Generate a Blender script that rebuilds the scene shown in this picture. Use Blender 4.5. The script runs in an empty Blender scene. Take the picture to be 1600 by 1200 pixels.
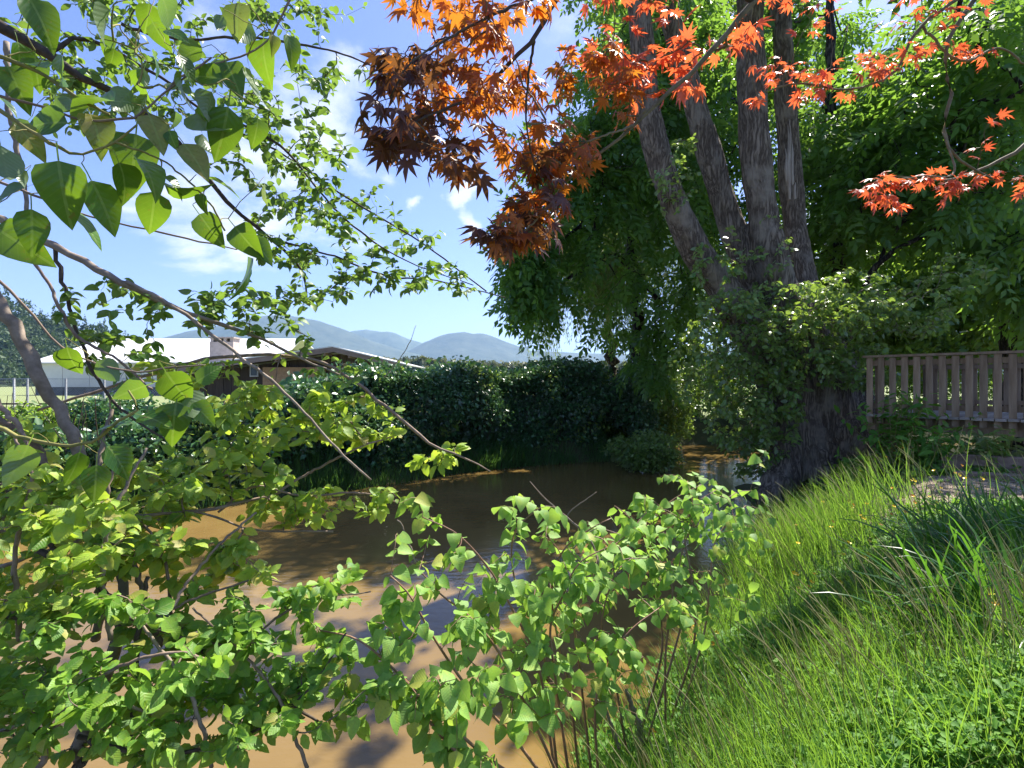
import bpy, math, random, time
import numpy as np
from mathutils import Vector, Matrix, noise as mnoise
T00 = time.time()
R = np.random.RandomState(7)
random.seed(7)
SC = bpy.context.scene
COL = SC.collection

# ------------------------------------------------------------------ camera, light, exposure
F = 850.0          # focal length in pixels of a 1600 wide frame
EYE = 2.5          # metres above the water
cam_d = bpy.data.cameras.new("camera")
cam_d.sensor_width = 36.0
cam_d.lens = F / 1600 * 36
cam_d.clip_start = 0.05
cam_d.clip_end = 20000
cam = bpy.data.objects.new("camera", cam_d)
cam.location = (0, 0, EYE)
cam.rotation_euler = (math.radians(90), 0, 0)
COL.objects.link(cam)
SC.camera = cam

SUN_AZ, SUN_EL = 36.0, 54.0     # azimuth measured from the view direction (+Y) towards the right
az, el = math.radians(SUN_AZ), math.radians(SUN_EL)
SUNV = np.array([math.sin(az) * math.cos(el), math.cos(az) * math.cos(el), math.sin(el)])
world = bpy.data.worlds.new("World")
SC.world = world
world.use_nodes = True
sun_d = bpy.data.lights.new("sun", 'SUN')
sun_d.energy = 5.0
sun_d.angle = math.radians(0.5)
sun_d.color = (1.0, 0.95, 0.87)
sun = bpy.data.objects.new("sun", sun_d)
sun.rotation_euler = Vector(SUNV).to_track_quat('Z', 'Y').to_euler()
COL.objects.link(sun)
SC.view_settings.view_transform = 'Standard'
SC.view_settings.look = 'None'
SC.view_settings.gamma = 1.0
SC.view_settings.use_curve_mapping = False
SC.view_settings.exposure = 1.4
cy = SC.cycles
cy.max_bounces = 8
cy.diffuse_bounces = 4
cy.glossy_bounces = 3
cy.transmission_bounces = 6
cy.transparent_max_bounces = 4
cy.volume_bounces = 0
cy.sample_clamp_indirect = 6.0
SKY_STRENGTH = 0.1


def P(px, py, Y):
    return np.array([(px - 800) / F * Y, Y, EYE - (py - 600) / F * Y])


def px_dir(px, py):
    v = np.array([(px - 800) / F, 1.0, -(py - 600) / F])
    return v / np.linalg.norm(v)


# ------------------------------------------------------------------ node helpers
class NT:
    def __init__(self, tree):
        self.t = tree
        tree.nodes.clear()

    def n(self, kind, **kw):
        nd = self.t.nodes.new(kind)
        for k, v in kw.items():
            if k.startswith('i_'):
                key = k[2:]
                key = int(key) if key.isdigit() else key.replace('_', ' ')
                if isinstance(v, tuple) and len(v) == 2 and hasattr(v[0], 'outputs'):
                    self.t.links.new(v[0].outputs[v[1]], nd.inputs[key])
                else:
                    nd.inputs[key].default_value = v
            else:
                setattr(nd, k, v)
        return nd

    def l(self, a, ao, b, bi):
        self.t.links.new(a.outputs[ao], b.inputs[bi])

    def math(self, op, a, b=None, c=None, clamp=False):
        nd = self.t.nodes.new('ShaderNodeMath')
        nd.operation = op
        nd.use_clamp = clamp
        for i, v in enumerate((a, b, c)):
            if v is None:
                continue
            if isinstance(v, tuple):
                self.t.links.new(v[0].outputs[v[1]], nd.inputs[i])
            else:
                nd.inputs[i].default_value = v
        return (nd, 0)

    def ramp(self, src, stops, interp='LINEAR'):
        nd = self.t.nodes.new('ShaderNodeValToRGB')
        nd.color_ramp.interpolation = interp
        e = nd.color_ramp.elements
        while len(e) < len(stops):
            e.new(0.5)
        for i, (p, c) in enumerate(stops):
            e[i].position = p
            e[i].color = (c[0], c[1], c[2], 1)
        self.t.links.new(src[0].outputs[src[1]], nd.inputs[0])
        return nd

    def mix(self, fac, a, b, mode='MIX'):
        nd = self.t.nodes.new('ShaderNodeMix')
        nd.data_type = 'RGBA'
        nd.blend_type = mode
        for idx, v in ((0, fac), (6, a), (7, b)):
            if isinstance(v, tuple) and hasattr(v[0], 'outputs'):
                self.t.links.new(v[0].outputs[v[1]], nd.inputs[idx])
            elif idx == 0:
                nd.inputs[0].default_value = v
            else:
                nd.inputs[idx].default_value = (v[0], v[1], v[2], 1)
        return (nd, 2)


def new_mat(name):
    m = bpy.data.materials.new(name)
    m.use_nodes = True
    return m, NT(m.node_tree)


def rnd_value(t, salt=0.0):
    """per-face attribute 'rnd' plus the object's own random number, wrapped to 0..1"""
    a = t.n('ShaderNodeAttribute', attribute_name='rnd')
    o = t.n('ShaderNodeObjectInfo')
    s = t.math('ADD', (a, 2), (o, 5))
    s = t.math('ADD', s, salt)
    return t.math('FRACT', s)


def leaf_mat(name, dark, light, rough=0.45, trans=0.4, tcol=None, under=None, veins=True, spec=0.5, odd=None, spots=0.0):
    m, t = new_mat(name)
    r = rnd_value(t)
    r2 = t.math('FRACT', t.math('MULTIPLY', r, 7.31))
    stops = [(0.0, dark), (1.0, light)]
    base = (t.ramp(r, stops), 0)
    if odd:
        base = t.mix(t.math('GREATER_THAN', r2, 0.93), base, odd)
    hgt = None
    geo = t.n('ShaderNodeNewGeometry')
    if veins:
        uv = t.n('ShaderNodeUVMap', uv_map='uv')
        sp = t.n('ShaderNodeSeparateXYZ')
        t.l(uv, 0, sp, 0)
        av = t.math('ABSOLUTE', (sp, 1))
        mid = t.math('LESS_THAN', av, 0.022)
        w = t.math('SUBTRACT', (sp, 0), t.math('MULTIPLY', av, 0.9))
        sv = t.math('SINE', t.math('MULTIPLY', w, 52.0))
        side = t.math('GREATER_THAN', sv, 0.93)
        vein = t.math('MAXIMUM', mid, t.math('MULTIPLY', side, 0.22))
        lighter = t.mix(0.45, base, (0.3, 0.38, 0.12))
        base = t.mix(vein, base, lighter)
        hgt = t.math('ADD', t.math('MULTIPLY', sv, 0.5), t.math('MULTIPLY', mid, -1.5))
        tc = t.n('ShaderNodeTexCoord')
        nz = t.n('ShaderNodeTexNoise', i_Scale=9.0, i_Detail=3.0)
        t.l(uv, 0, nz, 0)
        sh = t.math('MULTIPLY_ADD', (nz, 0), 0.7, 0.65)
        mm = t.n('ShaderNodeVectorMath', operation='SCALE')
        t.l(base[0], base[1], mm, 0)
        t.t.links.new(sh[0].outputs[0], mm.inputs[3])
        base = (mm, 0)
        if spots:
            ov = t.n('ShaderNodeVectorMath', operation='ADD')
            t.l(uv, 0, ov, 0)
            cbr = t.n('ShaderNodeCombineXYZ')
            t.t.links.new(t.math('MULTIPLY', r, 37.0)[0].outputs[0], cbr.inputs[0])
            t.l(cbr, 0, ov, 1)
            ns = t.n('ShaderNodeTexNoise', i_Scale=5.5, i_Detail=5.0, i_Roughness=0.7)
            t.l(ov, 0, ns, 0)
            sm = t.ramp((ns, 0), [(0.66 - 0.06 * spots, (0, 0, 0)), (0.70 - 0.06 * spots, (1, 1, 1))])
            base = t.mix((sm, 0), base, (0.13, 0.075, 0.025))
            nt = t.n('ShaderNodeTexNoise', i_Scale=2.0, i_Detail=2.0)
            t.l(ov, 0, nt, 0)
            yl = t.ramp((nt, 0), [(0.5, (0, 0, 0)), (0.75, (0.6, 0.6, 0.6))])
            base = t.mix((yl, 0), base, (light[0] * 1.5, light[1] * 1.15, light[2] * 0.6))
    top = base
    if under:
        base = t.mix((geo, 6), base, under)
    p = t.n('ShaderNodeBsdfPrincipled')
    t.l(base[0], base[1], p, 'Base Color')
    p.inputs['Roughness'].default_value = rough
    p.inputs['Specular IOR Level'].default_value = spec
    if hgt:
        b = t.n('ShaderNodeBump', i_Strength=0.3, i_Distance=0.0012)
        t.l(hgt[0], 0, b, 'Height')
        t.l(b, 0, p, 'Normal')
    tr = t.n('ShaderNodeBsdfTranslucent')
    tc_ = tcol or (min(light[0] * 2.2, 1), min(light[1] * 2.0, 1), light[2] * 0.8)
    tmix = t.mix(0.55, top, tc_)
    t.l(tmix[0], tmix[1], tr, 0)
    mx = t.n('ShaderNodeMixShader')
    mx.inputs[0].default_value = trans
    t.l(p, 0, mx, 1)
    t.l(tr, 0, mx, 2)
    out = t.n('ShaderNodeOutputMaterial')
    t.l(mx, 0, out, 0)
    return m


def solid_mat(name, c1, c2, scale=4.0, rough=0.8, bump=0.2, stretch=(1, 1, 1), detail=6.0, dist=0.01, spec=0.3, coord=3):
    m, t = new_mat(name)
    tc = t.n('ShaderNodeTexCoord')
    mp = t.n('ShaderNodeMapping')
    mp.inputs['Scale'].default_value = stretch
    t.l(tc, coord, mp, 0)
    nz = t.n('ShaderNodeTexNoise', i_Scale=scale, i_Detail=detail, i_Roughness=0.65)
    t.l(mp, 0, nz, 0)
    oi = t.n('ShaderNodeObjectInfo')
    rp = t.ramp((nz, 0), [(0.3, c1), (0.7, c2)])
    v = t.math('MULTIPLY_ADD', (oi, 5), 0.35, 0.82)
    mm = t.n('ShaderNodeVectorMath', operation='SCALE')
    t.l(rp, 0, mm, 0)
    t.t.links.new(v[0].outputs[0], mm.inputs[3])
    p = t.n('ShaderNodeBsdfPrincipled')
    t.l(mm, 0, p, 'Base Color')
    p.inputs['Roughness'].default_value = rough
    p.inputs['Specular IOR Level'].default_value = spec
    b = t.n('ShaderNodeBump', i_Strength=bump, i_Distance=dist)
    t.l(nz, 0, b, 'Height')
    t.l(b, 0, p, 'Normal')
    out = t.n('ShaderNodeOutputMaterial')
    t.l(p, 0, out, 0)
    return m


def bark_mat(name, c1, c2, c3=None, scale=7.0, zs=0.16, bump=0.9, dist=0.03):
    m, t = new_mat(name)
    tc = t.n('ShaderNodeTexCoord')
    wn = t.n('ShaderNodeTexNoise', i_Scale=1.3, i_Detail=2.0)
    t.l(tc, 3, wn, 0)
    vm = t.n('ShaderNodeVectorMath', operation='MULTIPLY_ADD')
    t.l(wn, 1, vm, 0)
    vm.inputs[1].default_value = (0.25, 0.25, 0.25)
    t.l(tc, 3, vm, 2)
    mp = t.n('ShaderNodeMapping')
    mp.inputs['Scale'].default_value = (1, 1, zs)
    t.l(vm, 0, mp, 0)
    n1 = t.n('ShaderNodeTexNoise', i_Scale=scale, i_Detail=7.0, i_Roughness=0.6)
    t.l(mp, 0, n1, 0)
    rg = t.math('ABSOLUTE', t.math('SUBTRACT', (n1, 0), 0.5))
    rg = t.math('MULTIPLY', rg, 5.0, clamp=True)
    n2 = t.n('ShaderNodeTexNoise', i_Scale=2.2, i_Detail=5.0)
    t.l(tc, 3, n2, 0)
    cr = t.ramp(rg, [(0.0, (c1[0] * .6, c1[1] * .6, c1[2] * .6)), (0.16, c1), (0.62, c2), (1.0, (c2[0] * 1.2, c2[1] * 1.2, c2[2] * 1.2))])
    base = (cr, 0)
    if c3:
        f = t.ramp((n2, 0), [(0.52, (0, 0, 0)), (0.68, (1, 1, 1))])
        base = t.mix((f, 0), base, c3)
    p = t.n('ShaderNodeBsdfPrincipled')
    t.l(base[0], base[1], p, 'Base Color')
    p.inputs['Roughness'].default_value = 0.9
    p.inputs['Specular IOR Level'].default_value = 0.2
    h = t.math('ADD', rg, t.math('MULTIPLY', (n2, 0), 0.6))
    b = t.n('ShaderNodeBump', i_Strength=bump, i_Distance=dist)
    t.l(h[0], 0, b, 'Height')
    t.l(b, 0, p, 'Normal')
    out = t.n('ShaderNodeOutputMaterial')
    t.l(p, 0, out, 0)
    return m


# ------------------------------------------------------------------ sky
def build_sky():
    t = NT(world.node_tree)
    sky = t.n('ShaderNodeTexSky', sky_type='NISHITA')
    sky.sun_disc = False
    sky.sun_elevation = el
    sky.sun_rotation = az
    sky.altitude = 0
    sky.air_density = 1.0
    sky.dust_density = 0.7
    sky.ozone_density = 1.6
    tc = t.n('ShaderNodeTexCoord')
    nrm = t.n('ShaderNodeVectorMath', operation='NORMALIZE')
    t.l(tc, 0, nrm, 0)
    sp = t.n('ShaderNodeSeparateXYZ')
    t.l(nrm, 0, sp, 0)
    z = t.math('MAXIMUM', (sp, 2), 0.0)
    # clouds on a flat layer overhead
    dz = t.math('ADD', z, 0.18)
    cb = t.n('ShaderNodeCombineXYZ')
    t.t.links.new(t.math('DIVIDE', (sp, 0), dz)[0].outputs[0], cb.inputs[0])
    t.t.links.new(t.math('DIVIDE', (sp, 1), dz)[0].outputs[0], cb.inputs[1])
    nb = t.n('ShaderNodeTexNoise', i_Scale=1.15, i_Detail=9.0, i_Roughness=0.56, i_Distortion=0.25)
    t.l(cb, 0, nb, 0)
    wn = t.n('ShaderNodeTexNoise', i_Scale=16.0, i_Detail=5.0, i_Roughness=0.6)
    t.l(nrm, 0, wn, 0)
    wv = t.n('ShaderNodeVectorMath', operation='MULTIPLY_ADD')
    t.l(wn, 1, wv, 0)
    wv.inputs[1].default_value = (0.09, 0.09, 0.05)
    t.l(nrm, 0, wv, 2)
    acc = t.math('MULTIPLY', t.math('SUBTRACT', (nb, 0), 0.5), 2.4)
    # banks of cumulus where they stand in the sky: left of centre high up, and three small puffs
    for (px, py, wid, amp) in ((500, 215, 0.15, 0.42), (330, 120, 0.2, 0.26), (330, 330, 0.15, 0.26), (170, 290, 0.16, 0.2),
                               (722, 310, 0.05, 0.52), (648, 327, 0.032, 0.42), (737, 360, 0.038, 0.45), (560, 105, 0.08, 0.25),
                               (560, 380, 0.1, 0.2), (1330, 400, 0.25, 0.3)):
        d = px_dir(px, py)
        dt = t.n('ShaderNodeVectorMath', operation='DISTANCE')
        t.l(wv, 0, dt, 0)
        dt.inputs[1].default_value = (d[0] + 0.045, d[1] + 0.045, d[2] + 0.025)
        g = t.math('MULTIPLY', t.math('SUBTRACT', 1.0, t.math('DIVIDE', (dt, 1), wid), clamp=True), amp * 1.6)
        acc = t.math('ADD', acc, g)
    cl = t.ramp(acc, [(0.24, (0, 0, 0)), (0.56, (1, 1, 1))], 'EASE')
    fade = t.math('MULTIPLY', t.math('SUBTRACT', z, 0.04), 9.0, clamp=True)
    cf = t.math('MULTIPLY', (cl, 0), t.math('MULTIPLY', fade, 0.85))
    # cloud tones, then one even colour tint over the whole sky
    cc = t.ramp((nb, 0), [(0.35, (3.8, 4.1, 4.7)), (0.75, (5.6, 5.6, 5.6))])
    tint = t.mix(1.0, (sky, 0), (0.62, 0.63, 0.9), 'MULTIPLY')
    out_c = t.mix(cf, tint, (cc, 0))
    bg = t.n('ShaderNodeBackground')
    bg.inputs[1].default_value = SKY_STRENGTH
    t.l(out_c[0], out_c[1], bg, 0)
    o = t.n('ShaderNodeOutputWorld')
    t.l(bg, 0, o, 0)


build_sky()


# ------------------------------------------------------------------ object helpers
def mesh_from(name, V, faces=None, tris=None, mat=None, uv=None, rnd=None, smooth=False):
    """tris: (n,3) int array; uv per vertex (n,2); rnd per face"""
    me = bpy.data.meshes.new(name)
    V = np.asarray(V, dtype=np.float32)
    if tris is not None:
        tris = np.asarray(tris, dtype=np.int32)
        n = len(tris)
        me.vertices.add(len(V))
        me.vertices.foreach_set('co', V.ravel())
        me.loops.add(n * 3)
        me.loops.foreach_set('vertex_index', tris.ravel())
        me.polygons.add(n)
        me.polygons.foreach_set('loop_start', np.arange(0, n * 3, 3, dtype=np.int32))
        me.polygons.foreach_set('loop_total', np.full(n, 3, dtype=np.int32))
        if smooth:
            me.polygons.foreach_set('use_smooth', np.ones(n, dtype=bool))
        if uv is not None:
            ul = me.uv_layers.new(name='uv')
            ul.data.foreach_set('uv', np.asarray(uv, dtype=np.float32)[tris.ravel()].ravel())
        if rnd is not None:
            at = me.attributes.new('rnd', 'FLOAT', 'FACE')
            at.data.foreach_set('value', np.asarray(rnd, dtype=np.float32))
        me.update(calc_edges=True)
        me.validate()
    else:
        me.from_pydata([tuple(v) for v in V], [], faces)
        if smooth:
            me.polygons.foreach_set('use_smooth', np.ones(len(me.polygons), dtype=bool))
        me.update()
    if mat:
        me.materials.append(mat)
    return me


def link(name, me, parent=None, kind=None):
    o = bpy.data.objects.new(name, me)
    COL.objects.link(o)
    if parent is not None:
        o.parent = parent
        o.location = -parent.location
        if parent.get('_off'):
            pass
    if kind:
        o['kind'] = kind
    return o


def tag(o, label, cat, group=None):
    o['label'] = label
    o['category'] = cat
    if group:
        o['group'] = group
    return o


def thing(name, loc, label, cat, group=None):
    o = bpy.data.objects.new(name, None)
    o.location = tuple(loc)
    o.empty_display_size = 0.2
    COL.objects.link(o)
    tag(o, label, cat, group)
    return o


def nrmz(a):
    return a / np.maximum(np.linalg.norm(a, axis=-1, keepdims=True), 1e-9)


def boxes_mesh(name, boxes, mat, bevel=0.0):
    """boxes: list of (centre, half-size, 3x3 axes or None)"""
    V, Q = [], []
    for c, h, A in boxes:
        A = np.eye(3) if A is None else np.asarray(A)
        k = len(V)
        for sx, sy, sz in ((-1, -1, -1), (1, -1, -1), (1, 1, -1), (-1, 1, -1), (-1, -1, 1), (1, -1, 1), (1, 1, 1), (-1, 1, 1)):
            V.append(np.asarray(c) + A[0] * sx * h[0] + A[1] * sy * h[1] + A[2] * sz * h[2])
        for q in ((0, 3, 2, 1), (4, 5, 6, 7), (0, 1, 5, 4), (1, 2, 6, 5), (2, 3, 7, 6), (3, 0, 4, 7)):
            Q.append(tuple(k + i for i in q))
    me = mesh_from(name, V, faces=Q, mat=mat)
    return me


def box_obj(name, c, h, mat, parent=None, A=None, bevel=0.0, kind=None):
    me = boxes_mesh(name, [(c, h, A)], mat)
    o = link(name, me, parent, kind)
    if bevel:
        md = o.modifiers.new('bevel', 'BEVEL')
        md.width = bevel
        md.segments = 1
    return o


# ------------------------------------------------------------------ leaf templates
def leaf_template(prof, nseg=6, width=0.5, fold=0.25, curl=0.25, petiole=0.0, serr=0.0, cross=1, seed=0):
    """a folded, curved blade along +X, length 1, normal +Z. prof(u)->0..1 half width"""
    rr = np.random.RandomState(seed)
    V, UV, Tt = [], [], []
    us = np.linspace(0, 1, nseg + 1)
    rows = []
    tw = rr.uniform(-0.25, 0.25)
    for i, u in enumerate(us):
        w = prof(u) * width * 0.5
        if 0 < i < nseg and serr:
            w *= 1 + serr * (1 if i % 2 else -1)
        z0 = -curl * u * u
        a = tw * u
        row = []
        for s in ((-1, 0, 1) if 0 < i < nseg else (0,)):
            y = s * w
            zz = z0 + abs(s) * w * fold + rr.uniform(-0.015, 0.015) * abs(s)
            yy = y * math.cos(a) - zz * 0
            zz = zz + y * math.sin(a)
            row.append(len(V))
            V.append((u * (1 - 0.12 * curl * u), yy, zz))
            UV.append((u, y))
        rows.append(row)
    for i in range(nseg):
        a, b = rows[i], rows[i + 1]
        if len(a) == 1:
            Tt += [(a[0], b[0], b[1]), (a[0], b[1], b[2])]
        elif len(b) == 1:
            Tt += [(a[0], b[0], a[1]), (a[1], b[0], a[2])]
        else:
            Tt += [(a[0], b[0], b[1]), (a[0], b[1], a[1]), (a[1], b[1], b[2]), (a[1], b[2], a[2])]
    if petiole:
        k = len(V)
        w = 0.012
        V += [(0.0, w, 0), (0.0, -w, 0), (-petiole * 0.5, w, 0.05 * petiole), (-petiole * 0.5, -w, 0.05 * petiole), (-petiole, w, -0.0), (-petiole, -w, 0.0)]
        UV += [(0, 0)] * 6
        Tt += [(k, k + 2, k + 1), (k + 1, k + 2, k + 3), (k + 2, k + 4, k + 3), (k + 3, k + 4, k + 5)]
        V = [(x + petiole, y, z) for x, y, z in V]
    return np.array(V, float), np.array(Tt, int), np.array(UV, float)


def prof_ovate(u):      # poplar: broad base, drawn-out tip
    return max(0.0, (math.sin(math.pi * min(1, u ** 0.62)) ** 0.85)) if u < 1 else 0


def prof_alder(u):      # broad oval
    return max(0.0, math.sin(math.pi * u ** 0.9)) ** 0.75 if 0 < u < 1 else 0


def prof_knot(u):       # blunt base, sudden tip
    if u <= 0 or u >= 1:
        return 0
    return min(1.0, (u / 0.12) ** 0.5) * (1 - max(0, (u - 0.32) / 0.68) ** 1.7) if u < 0.93 else (1 - u) * 1.1


def prof_lance(u):
    return max(0.0, math.sin(math.pi * u ** 0.8)) if 0 < u < 1 else 0


def maple_template(seed=0, lobes=7):
    rr = np.random.RandomState(seed)
    angs = np.radians(np.array([-118, -72, -36, 0, 36, 72, 118]) + rr.uniform(-4, 4, 7))
    lens = np.array([0.42, 0.74, 0.93, 1.0, 0.93, 0.74, 0.42]) * rr.uniform(0.92, 1.06, 7)
    V, UV, Tt = [(0, 0, 0)], [(0, 0)], []
    droop = rr.uniform(0.15, 0.42)

    def add(r, a, zoff=0):
        V.append((r * math.cos(a), r * math.sin(a), -droop * r * r + zoff))
        UV.append((r, 0.06))
        return len(V) - 1
    prev_notch = None
    notches = []
    for i in range(8):
        if i == 0:
            a = angs[0] - 0.5
        elif i == 7:
            a = angs[6] + 0.5
        else:
            a = (angs[i - 1] + angs[i]) / 2
        notches.append(add(0.37 if i not in (0, 7) else 0.12, a, 0.02))
    for i in range(7):
        a, L = angs[i], lens[i]
        dw = 0.17
        tip = add(L, a + rr.uniform(-.05, .05), -0.08 * L)
        mid = add(L * 0.5, a, -0.035)
        s1 = add(L * 0.56, a - dw * 1.25, 0.02)
        s2 = add(L * 0.56, a + dw * 1.25, 0.02)
        n1, n2 = notches[i], notches[i + 1]
        Tt += [(0, n1, s1), (0, s1, mid), (0, mid, s2), (0, s2, n2), (s1, tip, mid), (mid, tip, s2)]
    k = len(V)
    V += [(0, 0.012, 0), (0, -0.012, 0), (-0.5, 0.01, 0.06), (-0.5, -0.01, 0.06)]
    UV += [(0, 0)] * 4
    Tt += [(k, k + 2, k + 1), (k + 1, k + 2, k + 3)]
    V = np.array(V, float)
    V[:, 0] += 0.5
    return V, np.array(Tt), np.array(UV, float)


def spray_template(n=6, llen=0.3, lwid=0.085, seed=0, droop=0.35, jit=0.25):
    """a compound leaf: rachis with paired leaflets, each leaflet two folded triangles"""
    rr = np.random.RandomState(seed)
    V, Tt, UV = [], [], []

    def leaflet(p, d, L):
        d = d / np.linalg.norm(d)
        s = np.cross(d, np.array([0, 0, 1.0]) + rr.uniform(-.4, .4, 3))
        s /= np.linalg.norm(s) + 1e-9
        k = len(V)
        w = lwid * rr.uniform(0.8, 1.2)
        m = p + d * L * 0.45
        V.extend([p, m + s * w * 0.5 - np.array([0, 0, 0.0]), p + d * L + np.array([0, 0, -0.05 * L]), m - s * w * 0.5])
        UV.extend([(0, 0), (.5, .2), (1, 0), (.5, -.2)])
        Tt.extend([(k, k + 1, k + 2), (k, k + 2, k + 3)])
    for i in range(n):
        u = (i + 0.7) / n
        p = np.array([u, 0, -droop * u * u])
        tdir = np.array([1, 0, -2 * droop * u])
        for s in (-1, 1):
            d = np.array([0.55, s * 1.0, -0.35]) + 0.3 * tdir + rr.uniform(-jit, jit, 3)
            leaflet(p, d, llen * rr.uniform(0.75, 1.1) * (1 - 0.35 * abs(u - 0.5)))
    leaflet(np.array([1.0, 0, -droop]), np.array([1, 0, -2 * droop]) + rr.uniform(-.1, .1, 3), llen)
    return np.array(V), np.array(Tt), np.array(UV, float)


def clump_template(n=10, seed=0, lwid=0.3, spread=0.5):
    """a loose tuft of simple leaves, for crowns and hedges a dozen metres off"""
    rr = np.random.RandomState(seed)
    V, Tt, UV = [], [], []
    for i in range(n):
        p = rr.normal(0, spread * 0.5, 3)
        d = nrmz(rr.normal(0, 1, 3) + np.array([0.3, 0, -0.2]))
        s = nrmz(np.cross(d, rr.normal(0, 0.5, 3) + np.array([0, 0, 1.0])))
        L = rr.uniform(0.3, 0.5)
        w = L * lwid * 2
        k = len(V)
        m = p + d * L * 0.42
        up = np.cross(s, d) * w * 0.15
        V.extend([p, m + s * w * 0.5 + up, p + d * L, m - s * w * 0.5 + up])
        UV.extend([(0, 0), (.5, .2), (1, 0), (.5, -.2)])
        Tt.extend([(k, k + 1, k + 2), (k, k + 2, k + 3)])
    return np.array(V), np.array(Tt), np.array(UV, float)


def frames(d, n):
    """rotation matrices with x=d, z near n; arrays (k,3)"""
    x = nrmz(d)
    y = nrmz(np.cross(n, x))
    z = np.cross(x, y)
    return np.stack([x, y, z], axis=-1)      # columns


def scatter(name, temps, pos, Rm, sc, mat, parent=None, kind='stuff', smooth=False, rnd=None, seed=1):
    """one mesh holding many leaves"""
    rr = np.random.RandomState(seed)
    N = len(pos)
    if N == 0:
        return None
    which = rr.randint(0, len(temps), N)
    if rnd is None:
        rnd = rr.rand(N)
    sc = np.broadcast_to(np.asarray(sc, float), (N,)) if np.ndim(sc) < 2 else sc
    Vs, Ts, Us, Rs = [], [], [], []
    off = 0
    for k, (tv, tt, tu) in enumerate(temps):
        ix = np.nonzero(which == k)[0]
        if not len(ix):
            continue
        s = sc[ix][:, None, None] if sc.ndim == 1 else sc[ix][:, None, :]
        loc = tv[None] * s
        W = np.einsum('nij,nvj->nvi', Rm[ix], loc) + pos[ix][:, None, :]
        nv = len(tv)
        Vs.append(W.reshape(-1, 3))
        Ts.append((tt[None] + (np.arange(len(ix)) * nv)[:, None, None]).reshape(-1, 3) + off)
        Us.append(np.tile(tu, (len(ix), 1)))
        Rs.append(np.repeat(rnd[ix], len(tt)))
        off += nv * len(ix)
    me = mesh_from(name, np.concatenate(Vs), tris=np.concatenate(Ts), mat=mat, uv=np.concatenate(Us), rnd=np.concatenate(Rs), smooth=smooth)
    return link(name, me, parent, kind)


def place_leaves(root, temps, pos, Rm, sc, mat, n_ind=300, part='leaf', rest='leaf_mass', seed=3, lim=None):
    """the largest leaves in view as parts of their own, the rest joined"""
    rr = np.random.RandomState(seed)
    N = len(pos)
    sc = np.broadcast_to(np.asarray(sc, float), (N,)).copy()
    px = 800 + pos[:, 0] / np.maximum(pos[:, 1], 0.05) * F
    py = 600 - (pos[:, 2] - EYE) / np.maximum(pos[:, 1], 0.05) * F
    vis = (pos[:, 1] > 0.2) & (px > -10) & (px < 1610) & (py > -10) & (py < 1210)
    size = np.where(vis, sc / np.maximum(pos[:, 1], 0.2), 0)
    order = np.argsort(-size)
    ind = [i for i in order[:n_ind] if size[i] > 0]
    mask = np.ones(N, bool)
    mask[ind] = False
    meshes = [mesh_from(part, tv, tris=tt, uv=tu, mat=mat, smooth=True) for tv, tt, tu in temps]
    base = np.array(root.location)
    for i in ind:
        o = bpy.data.objects.new(part, meshes[rr.randint(len(meshes))])
        M = Matrix([list(Rm[i][r] * sc[i]) + [pos[i][r] - base[r]] for r in range(3)] + [[0, 0, 0, 1]])
        o.parent = root
        o.matrix_local = M
        COL.objects.link(o)
    if mask.any():
        scatter(rest, temps, pos[mask], Rm[mask], sc[mask], mat, root, 'stuff', True, seed=seed)


# ------------------------------------------------------------------ tubes and branching
def tubes(chains, radii, sides=5):
    """chains (n,k,3) radii (n,k) -> V, tris"""
    n, k, _ = chains.shape
    tan = np.empty_like(chains)
    tan[:, 1:-1] = chains[:, 2:] - chains[:, :-2]
    tan[:, 0] = chains[:, 1] - chains[:, 0]
    tan[:, -1] = chains[:, -1] - chains[:, -2]
    tan = nrmz(tan)
    ref = np.where(np.abs(tan[:, :1, 2:3]) > 0.9, np.array([1.0, 0, 0]), np.array([0, 0, 1.0]))
    ref = np.broadcast_to(ref, tan.shape)
    a = nrmz(np.cross(tan, ref))
    b = np.cross(tan, a)
    th = np.arange(sides) * 2 * math.pi / sides
    ring = chains[:, :, None, :] + radii[:, :, None, None] * (a[:, :, None, :] * np.cos(th)[None, None, :, None] + b[:, :, None, :] * np.sin(th)[None, None, :, None])
    V = ring.reshape(-1, 3)
    T = []
    base = (np.arange(n) * k * sides)[:, None, None, None]
    i = np.arange(k - 1)[None, :, None, None] * sides
    j = np.arange(sides)[None, None, :, None]
    j2 = (j + 1) % sides
    q = np.concatenate([base + i + j, base + i + j2, base + i + sides + j2, base + i + sides + j], axis=3).reshape(-1, 4)
    T = np.concatenate([q[:, [0, 2, 1]], q[:, [0, 3, 2]]])
    return V, T


def smooth_line(pts, k):
    """Catmull-Rom resample of a polyline (with a radius in column 4) into k points"""
    pts = np.asarray(pts, float)
    if len(pts) == 2:
        t = np.linspace(0, 1, k)[:, None]
        return pts[0] * (1 - t) + pts[1] * t
    P_ = np.vstack([2 * pts[0] - pts[1], pts, 2 * pts[-1] - pts[-2]])
    seg = np.linalg.norm(np.diff(pts[:, :3], axis=0), axis=1)
    cum = np.concatenate([[0], np.cumsum(seg)])
    out = []
    for s in np.linspace(0, cum[-1], k):
        i = min(len(pts) - 2, int(np.searchsorted(cum, s, side='right') - 1))
        u = (s - cum[i]) / max(seg[i], 1e-9)
        p0, p1, p2, p3 = P_[i], P_[i + 1], P_[i + 2], P_[i + 3]
        out.append(0.5 * ((2 * p1) + (-p0 + p2) * u + (2 * p0 - 5 * p1 + 4 * p2 - p3) * u * u + (-p0 + 3 * p1 - 3 * p2 + p3) * u ** 3))
    return np.array(out)


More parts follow.
